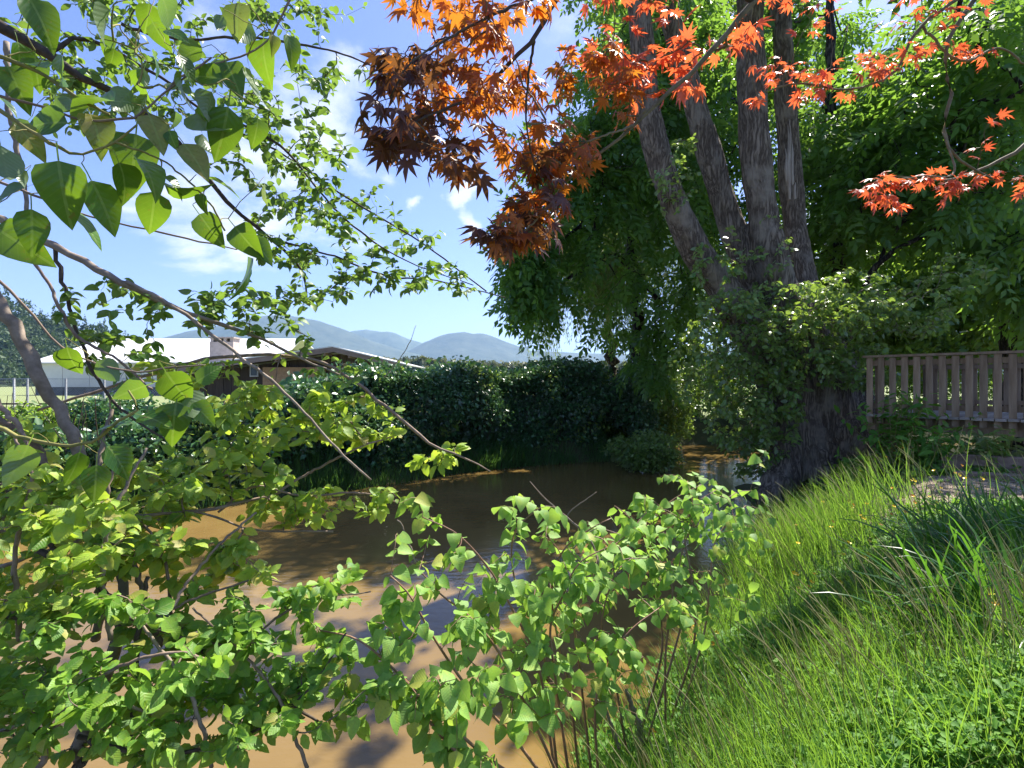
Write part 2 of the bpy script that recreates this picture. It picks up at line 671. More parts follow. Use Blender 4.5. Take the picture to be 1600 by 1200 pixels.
def limb_mesh(name, pts, mat, sides=8, k=None, knob=0.0, seed=0):
    """pts: rows x,y,z,r"""
    pts = np.asarray(pts, float)
    L = np.linalg.norm(np.diff(pts[:, :3], axis=0), axis=1).sum()
    k = k or max(6, len(pts) * 5)
    s = smooth_line(pts, k)
    rr = np.random.RandomState(seed)
    if knob:
        s[:, 3] *= 1 + rr.uniform(-knob, knob, k)
        s[:, :3] += rr.normal(0, 1, (k, 3)) * s[:, 3:4] * 0.35
    V, T = tubes(s[None, :, :3], np.maximum(s[None, :, 3], 0.0004), sides)
    # close the ends
    c0, c1 = len(V), len(V) + 1
    V = np.vstack([V, s[0, :3], s[-1, :3]])
    cap = [(c0, j, (j + 1) % sides) for j in range(sides)] + [(c1, (k - 1) * sides + (j + 1) % sides, (k - 1) * sides + j) for j in range(sides)]
    T = np.vstack([T, np.array(cap)])
    return mesh_from(name, V, tris=T, mat=mat, smooth=True), s


def grow_twigs(seeds, tips, K=6, jit=0.12, droop=0.0, seed=0, bias=0.0):
    """connect each tip to the nearest wood so far. seeds (m,3) points on the limbs.
    returns chains (n,K,3), number of tips carried by each chain"""
    rr = np.random.RandomState(seed)
    nodes = [np.asarray(seeds, float)]
    m = len(nodes[0])
    cap = m + len(tips) * K
    A = np.empty((cap, 3))
    A[:m] = nodes[0]
    owner = np.full(cap, -1, int)
    cnt = m
    dmin = np.array([np.min(np.linalg.norm(A[:m] - t, axis=1)) for t in tips])
    order = np.argsort(dmin)
    chains, parent_chain = [], []
    for ti in order:
        t = tips[ti]
        dv = A[:cnt] - t
        d = np.linalg.norm(dv, axis=1)
        if bias:
            d = d + bias * np.maximum(dv[:, 2], 0)
        j = int(np.argmin(d))
        p0 = A[j]
        L = np.linalg.norm(t - p0)
        u = np.linspace(0, 1, K)[:, None]
        mid = rr.normal(0, jit, 3) * L
        bow = (4 * u * (1 - u)) * (mid + np.array([0, 0, droop * L]))
        wob = rr.normal(0, 1, (K, 3)) * L * 0.018
        wob[0] = 0
        ch = p0 * (1 - u) + t * u + bow + wob
        chains.append(ch)
        parent_chain.append(owner[j])
        A[cnt:cnt + K - 1] = ch[1:]
        owner[cnt:cnt + K - 1] = len(chains) - 1
        cnt += K - 1
    n = len(chains)
    load = np.ones(n)
    for i in range(n - 1, -1, -1):
        if parent_chain[i] >= 0:
            load[parent_chain[i]] += load[i]
    return np.array(chains), load


def twig_obj(root, chains, load, r0, mat, sides=4, p=0.42, name='twigs'):
    r_a = r0 * load ** p
    r_b = np.minimum(r_a * 0.55, r0 * 1.3)
    K = chains.shape[1]
    u = np.linspace(0, 1, K)[None]
    rad = r_a[:, None] * (1 - u) + r_b[:, None] * u
    V, T = tubes(chains, rad, sides)
    return link(name, mesh_from(name, V, tris=T, mat=mat, smooth=True), root, 'stuff')


def leaves_on(chains, m, seed=0, t0=0.2, spread=0.9, fwd=0.6, droop=0.3, up=(0, 0, 1), ujit=0.5, terminal=True, jitpos=0.0):
    """alternate leaves along each chain; returns positions and frames"""
    rr = np.random.RandomState(seed)
    n, K, _ = chains.shape
    ts = np.linspace(t0, 1.0, m)[None] + rr.uniform(-0.4, 0.4, (n, m)) * (1 - t0) / m
    ts = np.clip(ts, 0, 0.999)
    if terminal:
        ts[:, -1] = 0.999
    f = ts * (K - 1)
    i = f.astype(int)
    w = (f - i)[..., None]
    idx = np.arange(n)[:, None]
    a, b = chains[idx, i], chains[idx, i + 1]
    pos = a * (1 - w) + b * w
    tan = nrmz(b - a)
    side = nrmz(np.cross(tan, np.array([0, 0, 1.0])) + 1e-6)
    sg = np.where(np.arange(m) % 2 == 0, 1.0, -1.0)[None, :, None] * np.ones((n, m, 1))
    if terminal:
        sg[:, -1] = rr.uniform(-0.3, 0.3, (n, 1))
    d = tan * fwd + side * sg * spread + rr.normal(0, 0.28, (n, m, 3)) + np.array([0, 0, -droop])
    nn = np.asarray(up, float) + rr.normal(0, ujit, (n, m, 3))
    pos = pos.reshape(-1, 3) + (rr.normal(0, jitpos, (n * m, 3)) if jitpos else 0)
    return pos, frames(d.reshape(-1, 3), nn.reshape(-1, 3))


def tips_in(regs, seed=0):
    """regs: (px,py,rx,ry,Y0,Y1,n) ellipses as seen from the path, with a depth range"""
    rr = np.random.RandomState(seed)
    out = []
    for (cx, cy_, rx, ry, Y0, Y1, n) in regs:
        a = rr.uniform(0, 2 * math.pi, n)
        r = np.sqrt(rr.uniform(0, 1, n))
        Y = rr.uniform(Y0, Y1, n)
        x = cx + rx * r * np.cos(a)
        y = cy_ + ry * r * np.sin(a)
        out.append(np.stack([(x - 800) / F * Y, Y, EYE - (y - 600) / F * Y], 1))
    return np.concatenate(out)


def L4(pts, Y=None):
    """rows (px,py,Y,radius in m) -> world"""
    out = []
    for r in pts:
        px, py, y, rad = r
        out.append(list(P(px, py, y)) + [rad])
    return np.array(out)


# ------------------------------------------------------------------ materials
M = {}
M['poplar'] = leaf_mat('poplar_leaf', (0.018, 0.075, 0.012), (0.075, 0.18, 0.02), rough=0.28, trans=0.42, tcol=(0.34, 0.55, 0.02), under=(0.17, 0.23, 0.13), odd=(0.24, 0.2, 0.06), spots=1.0)
M['alder'] = leaf_mat('alder_leaf', (0.09, 0.23, 0.03), (0.42, 0.56, 0.08), rough=0.48, spec=0.35, trans=0.45, tcol=(0.62, 0.82, 0.05), under=(0.2, 0.3, 0.1), odd=(0.4, 0.36, 0.1), spots=0.8)
M['small'] = leaf_mat('small_leaf', (0.04, 0.13, 0.015), (0.17, 0.3, 0.05), rough=0.45, spec=0.4, trans=0.4, tcol=(0.36, 0.55, 0.05), under=(0.14, 0.21, 0.1))
M['knot'] = leaf_mat('knotweed_leaf', (0.14, 0.3, 0.05), (0.3, 0.5, 0.1), rough=0.55, spec=0.3, trans=0.38, tcol=(0.5, 0.78, 0.07), under=(0.16, 0.28, 0.08), odd=(0.4, 0.42, 0.08), spots=0.5)
M['maple'] = leaf_mat('maple_leaf', (0.1, 0.045, 0.02), (0.42, 0.11, 0.02), rough=0.4, trans=0.55, tcol=(1.0, 0.33, 0.02), under=(0.13, 0.075, 0.06), veins=False)
M['maple_red'] = leaf_mat('maple_leaf_red', (0.48, 0.05, 0.03), (0.6, 0.15, 0.05), rough=0.4, trans=0.55, tcol=(1.0, 0.19, 0.045), under=(0.45, 0.16, 0.12), veins=False)
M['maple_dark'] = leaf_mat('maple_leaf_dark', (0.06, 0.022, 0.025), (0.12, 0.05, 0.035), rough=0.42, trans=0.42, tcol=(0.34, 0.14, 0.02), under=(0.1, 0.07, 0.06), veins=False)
M['walnut'] = leaf_mat('walnut_leaf', (0.03, 0.11, 0.02), (0.13, 0.27, 0.045), rough=0.38, trans=0.48, tcol=(0.4, 0.66, 0.06), veins=False)
M['bright'] = leaf_mat('bright_leaf', (0.045, 0.13, 0.02), (0.15, 0.26, 0.04), rough=0.45, trans=0.48, tcol=(0.48, 0.68, 0.06), veins=False)
M['willow'] = leaf_mat('willow_leaf', (0.16, 0.25, 0.07), (0.34, 0.42, 0.15), rough=0.45, trans=0.5, tcol=(0.45, 0.6, 0.1), veins=False)
M['shoot'] = leaf_mat('shoot_leaf', (0.08, 0.18, 0.03), (0.26, 0.36, 0.08), rough=0.3, trans=0.4, tcol=(0.42, 0.6, 0.05), under=(0.2, 0.26, 0.13), veins=False)
M['hedge'] = leaf_mat('hedge_leaf', (0.03, 0.1, 0.03), (0.1, 0.22, 0.07), rough=0.3, trans=0.22, tcol=(0.14, 0.3, 0.04), under=(0.1, 0.15, 0.09), veins=False)
M['herb'] = leaf_mat('herb_leaf', (0.05, 0.16, 0.02), (0.18, 0.36, 0.05), rough=0.6, spec=0.25, trans=0.4, tcol=(0.35, 0.6, 0.04), veins=False)
M['grass'] = leaf_mat('grass_blade', (0.045, 0.14, 0.015), (0.2, 0.38, 0.05), rough=0.4, trans=0.45, tcol=(0.38, 0.62, 0.05), veins=False, odd=(0.34, 0.3, 0.14))
M['darkgrass'] = leaf_mat('broad_grass_blade', (0.02, 0.085, 0.012), (0.06, 0.17, 0.02), rough=0.35, trans=0.4, tcol=(0.2, 0.45, 0.03), veins=False)
M['sedge'] = leaf_mat('sedge_blade', (0.03, 0.1, 0.02), (0.08, 0.19, 0.04), rough=0.4, trans=0.35, tcol=(0.2, 0.42, 0.05), veins=False)
M['hillwood'] = leaf_mat('far_leaf', (0.025, 0.06, 0.02), (0.07, 0.12, 0.035), rough=0.7, trans=0.15, veins=False)
M['farwood'] = leaf_mat('far_plantation_leaf', (0.05, 0.08, 0.03), (0.12, 0.14, 0.06), rough=0.7, trans=0.2, veins=False)
M['bark'] = bark_mat('furrowed_bark', (0.13, 0.098, 0.072), (0.3, 0.24, 0.18), (0.32, 0.27, 0.21), scale=15.0, zs=0.11, bump=0.9, dist=0.03)
M['bark_dark'] = bark_mat('dark_bark', (0.03, 0.024, 0.019), (0.12, 0.1, 0.08), None, scale=9.0)
M['deadwood'] = solid_mat('torn_wood', (0.3, 0.24, 0.19), (0.5, 0.43, 0.36), scale=18, stretch=(1, 1, 0.15), bump=0.6)
M['twig'] = solid_mat('twig_bark', (0.16, 0.11, 0.075), (0.34, 0.25, 0.18), scale=30, bump=0.3, dist=0.003)
M['twig_dark'] = solid_mat('dark_twig_bark', (0.04, 0.03, 0.022), (0.12, 0.09, 0.065), scale=30, bump=0.3, dist=0.003)
M['twig_green'] = solid_mat('green_shoot_bark', (0.14, 0.15, 0.04), (0.3, 0.25, 0.08), scale=30, bump=0.2, dist=0.002)
M['limb'] = solid_mat('smooth_limb_bark', (0.15, 0.115, 0.08), (0.34, 0.27, 0.2), scale=22, bump=0.55, dist=0.006)
M['mapletwig'] = solid_mat('maple_twig_bark', (0.09, 0.075, 0.035), (0.27, 0.22, 0.13), scale=22, bump=0.4, dist=0.004)
M['cane'] = solid_mat('knotweed_cane', (0.2, 0.1, 0.06), (0.34, 0.2, 0.12), scale=14, rough=0.45, bump=0.1)
M['petal'] = solid_mat('yellow_petal', (0.75, 0.5, 0.01), (0.85, 0.65, 0.02), scale=30, rough=0.3, bump=0.05)
M['hips'] = solid_mat('orange_petal', (0.7, 0.28, 0.02), (0.85, 0.42, 0.02), scale=30, rough=0.35, bump=0.05)
M['deck'] = solid_mat('weathered_lumber', (0.2, 0.125, 0.07), (0.38, 0.265, 0.165), scale=14, stretch=(1, 1, 0.12), rough=0.8, bump=0.4, dist=0.004)
M['deck_top'] = solid_mat('weathered_deck_plank', (0.22, 0.17, 0.13), (0.4, 0.33, 0.27), scale=16, stretch=(0.3, 1, 1), rough=0.8, bump=0.4, dist=0.004)
M['timber'] = solid_mat('landscape_timber', (0.13, 0.085, 0.06), (0.29, 0.2, 0.14), scale=16, stretch=(0.2, 1, 1), rough=0.85, bump=0.5, dist=0.006)

# ------------------------------------------------------------------ terrain
STREAM = np.array([(-30, 2.0), (-14, 2.0), (-4, 2.0), (-1.0, 2.1), (-0.15, 2.7), (0.3, 3.1), (1.0, 4.0), (1.7, 5.0), (2.4, 6.2), (3.4, 8), (4.6, 10), (5.0, 11.4), (5.4, 13.2),
                   (6.8, 13.3), (7.9, 11.6), (8.5, 9.9), (9.7, 7.6), (12, 4.6), (18, 3), (19, 6), (13.5, 8), (11.2, 11), (10.8, 14.4), (14, 15.5), (30, 19),
                   (30, 24), (14, 22.5), (9, 22.5), (5.5, 22), (4.2, 20.5), (3.2, 17.8), (0, 16.5), (-1.8, 15.2), (-3.1, 13.6), (-4.4, 12.5),
                   (-6.4, 11), (-9, 9.6), (-14, 8), (-30, 6)], float)


def stream_dist(x, y):
    """signed distance: negative over the water"""
    x = np.asarray(x, float).ravel()
    y = np.asarray(y, float).ravel()
    D = np.full(x.shape, 1e9)
    inside = np.zeros(x.shape, bool)
    n = len(STREAM)
    for i in range(n):
        x1, y1 = STREAM[i]
        x2, y2 = STREAM[(i + 1) % n]
        dx, dy = x2 - x1, y2 - y1
        t = np.clip(((x - x1) * dx + (y - y1) * dy) / (dx * dx + dy * dy), 0, 1)
        D = np.minimum(D, np.hypot(x - x1 - t * dx, y - y1 - t * dy))
        c = ((y1 > y) != (y2 > y))
        xi = x1 + (y - y1) * dx / (dy if dy else 1e-9)
        inside ^= c & (x < xi)
    return np.where(inside, -D, D)


def vnoise(x, y, s):
    v = np.zeros(np.shape(x))
    for k, (a, f) in enumerate(((1.0, 1.0), (0.5, 2.1), (0.25, 4.3))):
        ph = np.array([1.3, 4.1, 2.2, 5.9]) + k * 1.7
        v = v + a * (np.sin(x * f * s + ph[0] + 1.3 * np.sin(y * f * s * 0.7 + ph[1])) + np.sin(y * f * s * 1.1 + ph[2] + 1.2 * np.sin(x * f * s * 0.8 + ph[3]))) * 0.5
    return v


def smoothstep(a, b, x):
    t = np.clip((x - a) / (b - a), 0, 1)
    return t * t * (3 - 2 * t)


def ground_z(x, y):
    sh = np.shape(x)
    x = np.asarray(x, float).ravel()
    y = np.asarray(y, float).ravel()
    d = stream_dist(x, y)
    right = (y < 15) & (x > -3)
    wide = np.where(right & (x > 0), 2.4, 1.1)
    top = np.where(right, 1.12, 0.95)
    z = np.where(d < 0, np.maximum(-0.75, d * 1.2) - 0.02, 0.03 + top * smoothstep(-0.05, 1, d / wide))
    z = z + np.where(d > 0, 0.06 * vnoise(x, y, 1.1) * np.clip(d, 0, 1), 0)
    z = z + np.where(right, 0.12 * smoothstep(4.5, 7.5, x) * smoothstep(5, 8, y), 0)
    return z.reshape(sh)


def axis(lo, hi, step, far, n):
    mid = np.arange(lo, hi + step / 2, step)
    g = np.geomspace(step, far, n)
    return np.concatenate([lo - g[::-1], mid, hi + g])


def build_ground():
    xs = axis(-16, 16, 0.2, 9000, 26)
    ys = axis(-3, 26, 0.2, 9000, 26)
    X, Y = np.meshgrid(xs, ys)
    Z = ground_z(X, Y)
    nx, ny = len(xs), len(ys)
    idx = np.arange(nx * ny).reshape(ny, nx)
    a, b, c, d = idx[:-1, :-1].ravel(), idx[:-1, 1:].ravel(), idx[1:, 1:].ravel(), idx[1:, :-1].ravel()
    T = np.concatenate([np.stack([a, b, c], 1), np.stack([a, c, d], 1)])
    m, t = new_mat('bank_soil_and_field')
    tc = t.n('ShaderNodeTexCoord')
    n1 = t.n('ShaderNodeTexNoise', i_Scale=2.0, i_Detail=8.0, i_Roughness=0.7)
    t.l(tc, 3, n1, 0)
    n2 = t.n('ShaderNodeTexNoise', i_Scale=40.0, i_Detail=4.0)
    t.l(tc, 3, n2, 0)
    near = t.ramp((n1, 0), [(0.35, (0.035, 0.045, 0.015)), (0.55, (0.07, 0.075, 0.025)), (0.75, (0.12, 0.09, 0.055))])
    far = t.ramp((n1, 0), [(0.3, (0.16, 0.2, 0.06)), (0.7, (0.26, 0.29, 0.11))])
    sp = t.n('ShaderNodeSeparateXYZ')
    t.l(tc, 3, sp, 0)
    f = t.math('MULTIPLY', t.math('SUBTRACT', (sp, 1), 24.0), 0.2, clamp=True)
    c_ = t.mix(f, (near, 0), (far, 0))
    p = t.n('ShaderNodeBsdfPrincipled')
    t.l(c_[0], c_[1], p, 'Base Color')
    p.inputs['Roughness'].default_value = 0.95
    b_ = t.n('ShaderNodeBump', i_Strength=0.6, i_Distance=0.03)
    t.l(n2, 0, b_, 'Height')
    t.l(b_, 0, p, 'Normal')
    o_ = t.n('ShaderNodeOutputMaterial')
    t.l(p, 0, o_, 0)
    me = mesh_from('ground', np.stack([X.ravel(), Y.ravel(), Z.ravel()], 1), tris=T, mat=m, smooth=True)
    link('ground', me, kind='structure')


def build_water():
    m, t = new_mat('muddy_water')
    tc = t.n('ShaderNodeTexCoord')
    mp = t.n('ShaderNodeMapping')
    mp.inputs['Scale'].default_value = (1.0, 2.2, 1.0)
    mp.inputs['Rotation'].default_value = (0, 0, math.radians(-25))
    t.l(tc, 3, mp, 0)
    n1 = t.n('ShaderNodeTexNoise', i_Scale=0.55, i_Detail=3.0, i_Roughness=0.5)
    t.l(tc, 3, n1, 0)
    n2 = t.n('ShaderNodeTexNoise', i_Scale=5.0, i_Detail=3.0, i_Roughness=0.55)
    t.l(mp, 0, n2, 0)
    c = t.ramp((n1, 0), [(0.3, (0.155, 0.098, 0.03)), (0.7, (0.22, 0.145, 0.048))])
    p = t.n('ShaderNodeBsdfPrincipled')
    t.l(c, 0, p, 'Base Color')
    p.inputs['Roughness'].default_value = 0.045
    p.inputs['IOR'].default_value = 1.33
    p.inputs['Specular IOR Level'].default_value = 0.5
    b = t.n('ShaderNodeBump', i_Strength=0.25, i_Distance=0.015)
    t.l(n2, 0, b, 'Height')
    t.l(b, 0, p, 'Normal')
    o_ = t.n('ShaderNodeOutputMaterial')
    t.l(p, 0, o_, 0)
    xs = np.linspace(-32, 32, 33)
    ys = np.linspace(0, 27, 15)
    X, Y = np.meshgrid(xs, ys)
    idx = np.arange(X.size).reshape(X.shape)
    a, b2, c2, d = idx[:-1, :-1].ravel(), idx[:-1, 1:].ravel(), idx[1:, 1:].ravel(), idx[1:, :-1].ravel()
    T = np.concatenate([np.stack([a, b2, c2], 1), np.stack([a, c2, d], 1)])
    link('water', mesh_from('water', np.stack([X.ravel(), Y.ravel(), X.ravel() * 0], 1), tris=T, mat=m), kind='structure')


build_ground()
build_water()


def build_path():
    """bare trodden soil with dry litter"""
    m = solid_mat('dry_litter_soil', (0.17, 0.12, 0.08), (0.42, 0.34, 0.25), scale=26, detail=8, rough=0.95, bump=0.8, dist=0.02)
    xs = np.linspace(0, 1, 50)
    ys = np.linspace(-1, 1, 16)
    U, W = np.meshgrid(xs, ys)
    X = 3.4 + U * 9.5
    half = (1.0 + 0.18 * np.sin(U * 23) + 0.1 * np.sin(U * 51)) * np.minimum(1, U * 6)
    Y = 6.85 + U * -0.6 + W * half
    Z = ground_z(X, Y) + 0.012 - 0.03 * (np.abs(W) > 0.97)
    idx = np.arange(X.size).reshape(X.shape)
    a, b, c, d = idx[:-1, :-1].ravel(), idx[:-1, 1:].ravel(), idx[1:, 1:].ravel(), idx[1:, :-1].ravel()
    T = np.concatenate([np.stack([a, b, c], 1), np.stack([a, c, d], 1)])
    link('path', mesh_from('path', np.stack([X.ravel(), Y.ravel(), Z.ravel()], 1), tris=T, mat=m, smooth=True), kind='structure')


build_path()


def floating_bits():
    rr = np.random.RandomState(77)
    n = 420
    x = rr.uniform(-7, 6, n)
    y = rr.uniform(4, 17, n)
    d = stream_dist(x, y)
    k = (d < -0.15) & ((d > -0.9) | (rr.rand(n) < 0.2))
    x, y = x[k], y[k]
    n = len(x)
    a = rr.uniform(0, 6.28, n)
    tm = [leaf_template(prof_lance, 2, 0.4, 0.1, 0.1, 0, seed=q) for q in range(3)]
    o = scatter('floating_debris', tm, np.stack([x, y, np.full(n, 0.012)], 1), frames(np.stack([np.cos(a), np.sin(a), 0 * a], 1), np.tile([0, 0, 1.0], (n, 1))), rr.uniform(0.015, 0.05, n),
                solid_mat('floating_leaf', (0.2, 0.16, 0.05), (0.45, 0.4, 0.18), scale=30), seed=3)
    o['label'] = 'small pale leaves and bits drifting on the brown water'
    o['category'] = 'debris'


floating_bits()


# ------------------------------------------------------------------ mountains, hill, far woods, haze
def ridge(name, Y0, depth, prof, mat, x0, x1, nx=220, ny=26, rough=1.0, seed=0):
    """a mountain range: crest line prof(px)->py seen from the bank, falling off to both sides"""
    rr = np.random.RandomState(seed)
    off = rr.uniform(0, 100, 3)
    pxs = np.linspace(x0, x1, nx)
    crest = np.interp(pxs, [p[0] for p in prof], [p[1] for p in prof])
    H = (600 - crest) / F * Y0 + EYE
    V = []
    for j in range(ny):
        v = j / (ny - 1) * 2 - 1
        for i, px in enumerate(pxs):
            x = (px - 800) / F * Y0
            y = Y0 + v * depth
            fall = (1 - abs(v)) ** 1.15 if v < 0 else (1 - v)
            nz = mnoise.fractal(Vector((x * 0.0035 + off[0], y * 0.0035, off[1])), 0.9, 2.2, 5)
            z = H[i] * fall * (1 + 0.16 * rough * nz * (1 - fall) * 2) + H[i] * 0.02 * nz
            V.append((x, y + H[i] * 0.25 * nz * (1 - fall), z - 3))
    idx = np.arange(nx * ny).reshape(ny, nx)
    a, b, c, d = idx[:-1, :-1].ravel(), idx[:-1, 1:].ravel(), idx[1:, 1:].ravel(), idx[1:, :-1].ravel()
    T = np.concatenate([np.stack([a, b, c], 1), np.stack([a, c, d], 1)])
    return link(name, mesh_from(name, V, tris=T, mat=mat, smooth=True), kind='structure')


mt = solid_mat('forested_mountain', (0.03, 0.05, 0.03), (0.09, 0.11, 0.07), scale=0.012, detail=10, rough=0.95, bump=0.3, dist=20)
ridge('mountain', 3600, 1100, [(-400, 560), (100, 552), (200, 545), (255, 528), (300, 514), (335, 506), (370, 497), (400, 489), (430, 487), (470, 491), (500, 497), (540, 513),
                               (580, 530), (640, 548), (720, 566), (900, 585)], mt, -400, 900, seed=1)
ridge('mountain', 4600, 1100, [(300, 585), (480, 530), (540, 516), (552, 512), (575, 511), (600, 515), (615, 515), (630, 521), (660, 532), (700, 545), (800, 562), (950, 585)], mt, 300, 950, seed=2)
ridge('mountain', 4000, 1000, [(560, 590), (640, 545), (664, 532), (682, 524), (705, 517), (725, 515), (740, 518), (752, 516), (765, 520), (790, 531), (830, 545), (950, 552), (1150, 535), (1400, 520), (1900, 510), (2200, 560)],
      mt, 560, 2200, seed=3)
ridge('mountain', 3300, 900, [(-300, 540), (120, 512), (185, 520), (200, 522), (215, 524), (235, 533), (290, 556), (400, 590)], mt, -300, 400, seed=4)
hill_prof = [(-700, 380), (-300, 420), (-100, 447), (0, 470), (40, 486), (80, 500), (120, 510), (165, 525), (200, 545), (250, 570), (330, 600)]
hm = solid_mat('hill_undergrowth', (0.02, 0.04, 0.015), (0.05, 0.075, 0.03), scale=0.2, rough=0.95, bump=0.3, dist=1)
ridge('hill', 420, 170, hill_prof, hm, -700, 330, nx=120, rough=0.4, seed=5)


def treelike(n, seed, w=0.35, conifer=False):
    rr = np.random.RandomState(seed)
    V, Tt, UV = [], [], []
    for i in range(n):
        if conifer:
            h = rr.uniform(0.05, 1) ** 1.2
            r = (1 - h) * w * rr.uniform(0.5, 1.1)
            a = rr.uniform(0, 2 * math.pi)
            p = np.array([r * math.cos(a), r * math.sin(a), h])
            s = 0.13 * (1.25 - h)
        else:
            q = nrmz(rr.normal(0, 1, 3)) * rr.uniform(0.6, 1.05)
            p = np.array([q[0] * w, q[1] * w, 0.55 + q[2] * 0.45])
            s = 0.13
        d = nrmz(rr.normal(0, 1, 3)) * s
        e = nrmz(rr.normal(0, 1, 3)) * s
        k = len(V)
        V += [p - d, p + e, p + d]
        UV += [(0, 0)] * 3
        Tt += [(k, k + 1, k + 2)]
    return np.array(V), np.array(Tt), np.array(UV, float)


def far_woods():
    rr = np.random.RandomState(11)
    # wooded hillside on the left
    dec = [treelike(90, s, 0.42) for s in range(4)]
    con = [treelike(80, 20 + s, 0.2, True) for s in range(3)]
    n = 1500
    px = rr.uniform(-500, 260, n)
    v = rr.uniform(-0.98, 0.03, n)
    crest = np.interp(px, [p[0] for p in hill_prof], [p[1] for p in hill_prof])
    H = (600 - crest) / F * 420 + EYE
    x = (px - 800) / F * 420
    y = 420 + v * 170
    z = H * (1 - np.abs(v)) ** 1.15 - 4
    pos = np.stack([x, y, z], 1)
    h = rr.uniform(9, 15, n)
    isc = rr.rand(n) < np.where(v > -0.3, 0.4, 0.12)
    Rm = np.stack([frames(np.array([[math.cos(a), math.sin(a), 0]]), np.array([[0, 0, 1.0]]))[0] for a in rr.uniform(0, 6.28, n)])
    o = scatter('hill_forest', dec, pos[~isc], Rm[~isc], h[~isc], M['hillwood'], seed=5)
    o['label'] = 'mixed green forest covering the hillside beyond the white building'
    o['category'] = 'forest'
    o2 = scatter('hill_conifer_forest', con, pos[isc], Rm[isc], h[isc] * 1.25, M['hillwood'], seed=6)
    o2['label'] = 'dark pointed conifers standing along the crest of the hill'
    o2['category'] = 'forest'
    # far plantation in the plain
    tall = [treelike(70, 40 + s, 0.2) for s in range(4)]
    n = 900
    Y = rr.uniform(300, 360, n)
    px = rr.uniform(540, 1500, n)
    pos = np.stack([(px - 800) / F * Y, Y, np.full(n, 0.8)], 1)
    hh = (16.5 - 2.5 * smoothstep(640, 760, px) + rr.uniform(-1.2, 1.2, n))
    Rm = np.stack([frames(np.array([[math.cos(a), math.sin(a), 0]]), np.array([[0, 0, 1.0]]))[0] for a in rr.uniform(0, 6.28, n)])
    o3 = scatter('plantation', tall, pos, Rm, hh, M['farwood'], seed=7)
    o3['label'] = 'long even band of grey-green trees across the plain below the mountains'
    o3['category'] = 'forest'
    # low woods far left and right so that the plain does not end bare
    n = 900
    Y = rr.uniform(500, 700, n)
    px = rr.uniform(-1200, 2800, n)
    pos = np.stack([(px - 800) / F * Y, Y, np.full(n, 0.5)], 1)
    Rm = np.stack([frames(np.array([[math.cos(a), math.sin(a), 0]]), np.array([[0, 0, 1.0]]))[0] for a in rr.uniform(0, 6.28, n)])
    o4 = scatter('distant_woodland', dec, pos, Rm, rr.uniform(9, 16, n), M['hillwood'], seed=8)
    o4['label'] = 'low hazy woodland at the foot of the blue mountains'
    o4['category'] = 'forest'


far_woods()

hz = bpy.data.materials.new('pale_air')
hz.use_nodes = True
ht = NT(hz.node_tree)
pv = ht.n('ShaderNodeVolumePrincipled')
pv.inputs['Color'].default_value = (0.38, 0.64, 1.0, 1)
pv.inputs['Density'].default_value = 0.00011
pv.inputs['Anisotropy'].default_value = 0.2
ho = ht.n('ShaderNodeOutputMaterial')
ht.l(pv, 0, ho, 1)
HAZE = True
if HAZE:
    me = boxes_mesh('haze', [((0, 0, 272), (9800, 9800, 282), None)], hz)
    hb = link('haze', me, kind='stuff')
    hb['label'] = 'pale blue summer haze in front of the mountains'


# ------------------------------------------------------------------ buildings beyond the hedge
def slab(name, quad, thick, mat, parent, down=True):
    """a slab from four corner points (top face) with thickness"""
    q = [np.array(v, float) for v in quad]
    n = np.cross(q[1] - q[0], q[3] - q[0])
    n /= np.linalg.norm(n)
    if n[2] < 0:
        n = -n
    lo = [v - n * thick for v in q]
    V = q + lo
    Fc = [(0, 1, 2, 3), (7, 6, 5, 4), (0, 4, 5, 1), (1, 5, 6, 2), (2, 6, 7, 3), (3, 7, 4, 0)]
    return link(name, mesh_from(name, V, faces=Fc, mat=mat), parent)


def poly_prism(name, outline, y0, y1, mat, parent):
    """outline in x,z extruded along y"""
    n = len(outline)
    V = [(x, y0, z) for x, z in outline] + [(x, y1, z) for x, z in outline]
    Fc = [tuple(range(n)), tuple(range(2 * n - 1, n - 1, -1))] + [(i, i + n, (i + 1) % n + n, (i + 1) % n) for i in range(n)]
    return link(name, mesh_from(name, V, faces=Fc, mat=mat), parent)


white = solid_mat('white_metal_cladding', (0.68, 0.68, 0.67), (0.8, 0.8, 0.79), scale=0.6, rough=0.5, bump=0.02)
white_wall = solid_mat('white_fabric_wall', (0.52, 0.5, 0.5), (0.66, 0.64, 0.63), scale=0.35, rough=0.6, bump=0.05)
dark_grey = solid_mat('dark_grey_skirting', (0.06, 0.07, 0.08), (0.12, 0.13, 0.15), scale=2, rough=0.7)
conc = solid_mat('beige_masonry', (0.36, 0.31, 0.27), (0.5, 0.44, 0.39), scale=5, rough=0.9, bump=0.3)
brown = solid_mat('brown_board_wall', (0.06, 0.04, 0.03), (0.12, 0.085, 0.06), scale=4, stretch=(6, 6, 0.3), rough=0.8)
fascia = solid_mat('faded_brown_fascia', (0.22, 0.155, 0.13), (0.34, 0.25, 0.21), scale=4, stretch=(0.3, 1, 1), rough=0.7)
roofm = solid_mat('pale_roof_gravel', (0.5, 0.48, 0.46), (0.68, 0.66, 0.64), scale=6, rough=0.9)
brick = solid_mat('tan_brick_wall', (0.42, 0.24, 0.13), (0.58, 0.36, 0.21), scale=7, rough=0.9, bump=0.4)
glass_m, gt = new_mat('window_glass')
gp = gt.n('ShaderNodeBsdfPrincipled')
gp.inputs['Base Color'].default_value = (0.05, 0.07, 0.08, 1)
gp.inputs['Roughness'].default_value = 0.05
go = gt.n('ShaderNodeOutputMaterial')
gt.l(gp, 0, go, 0)


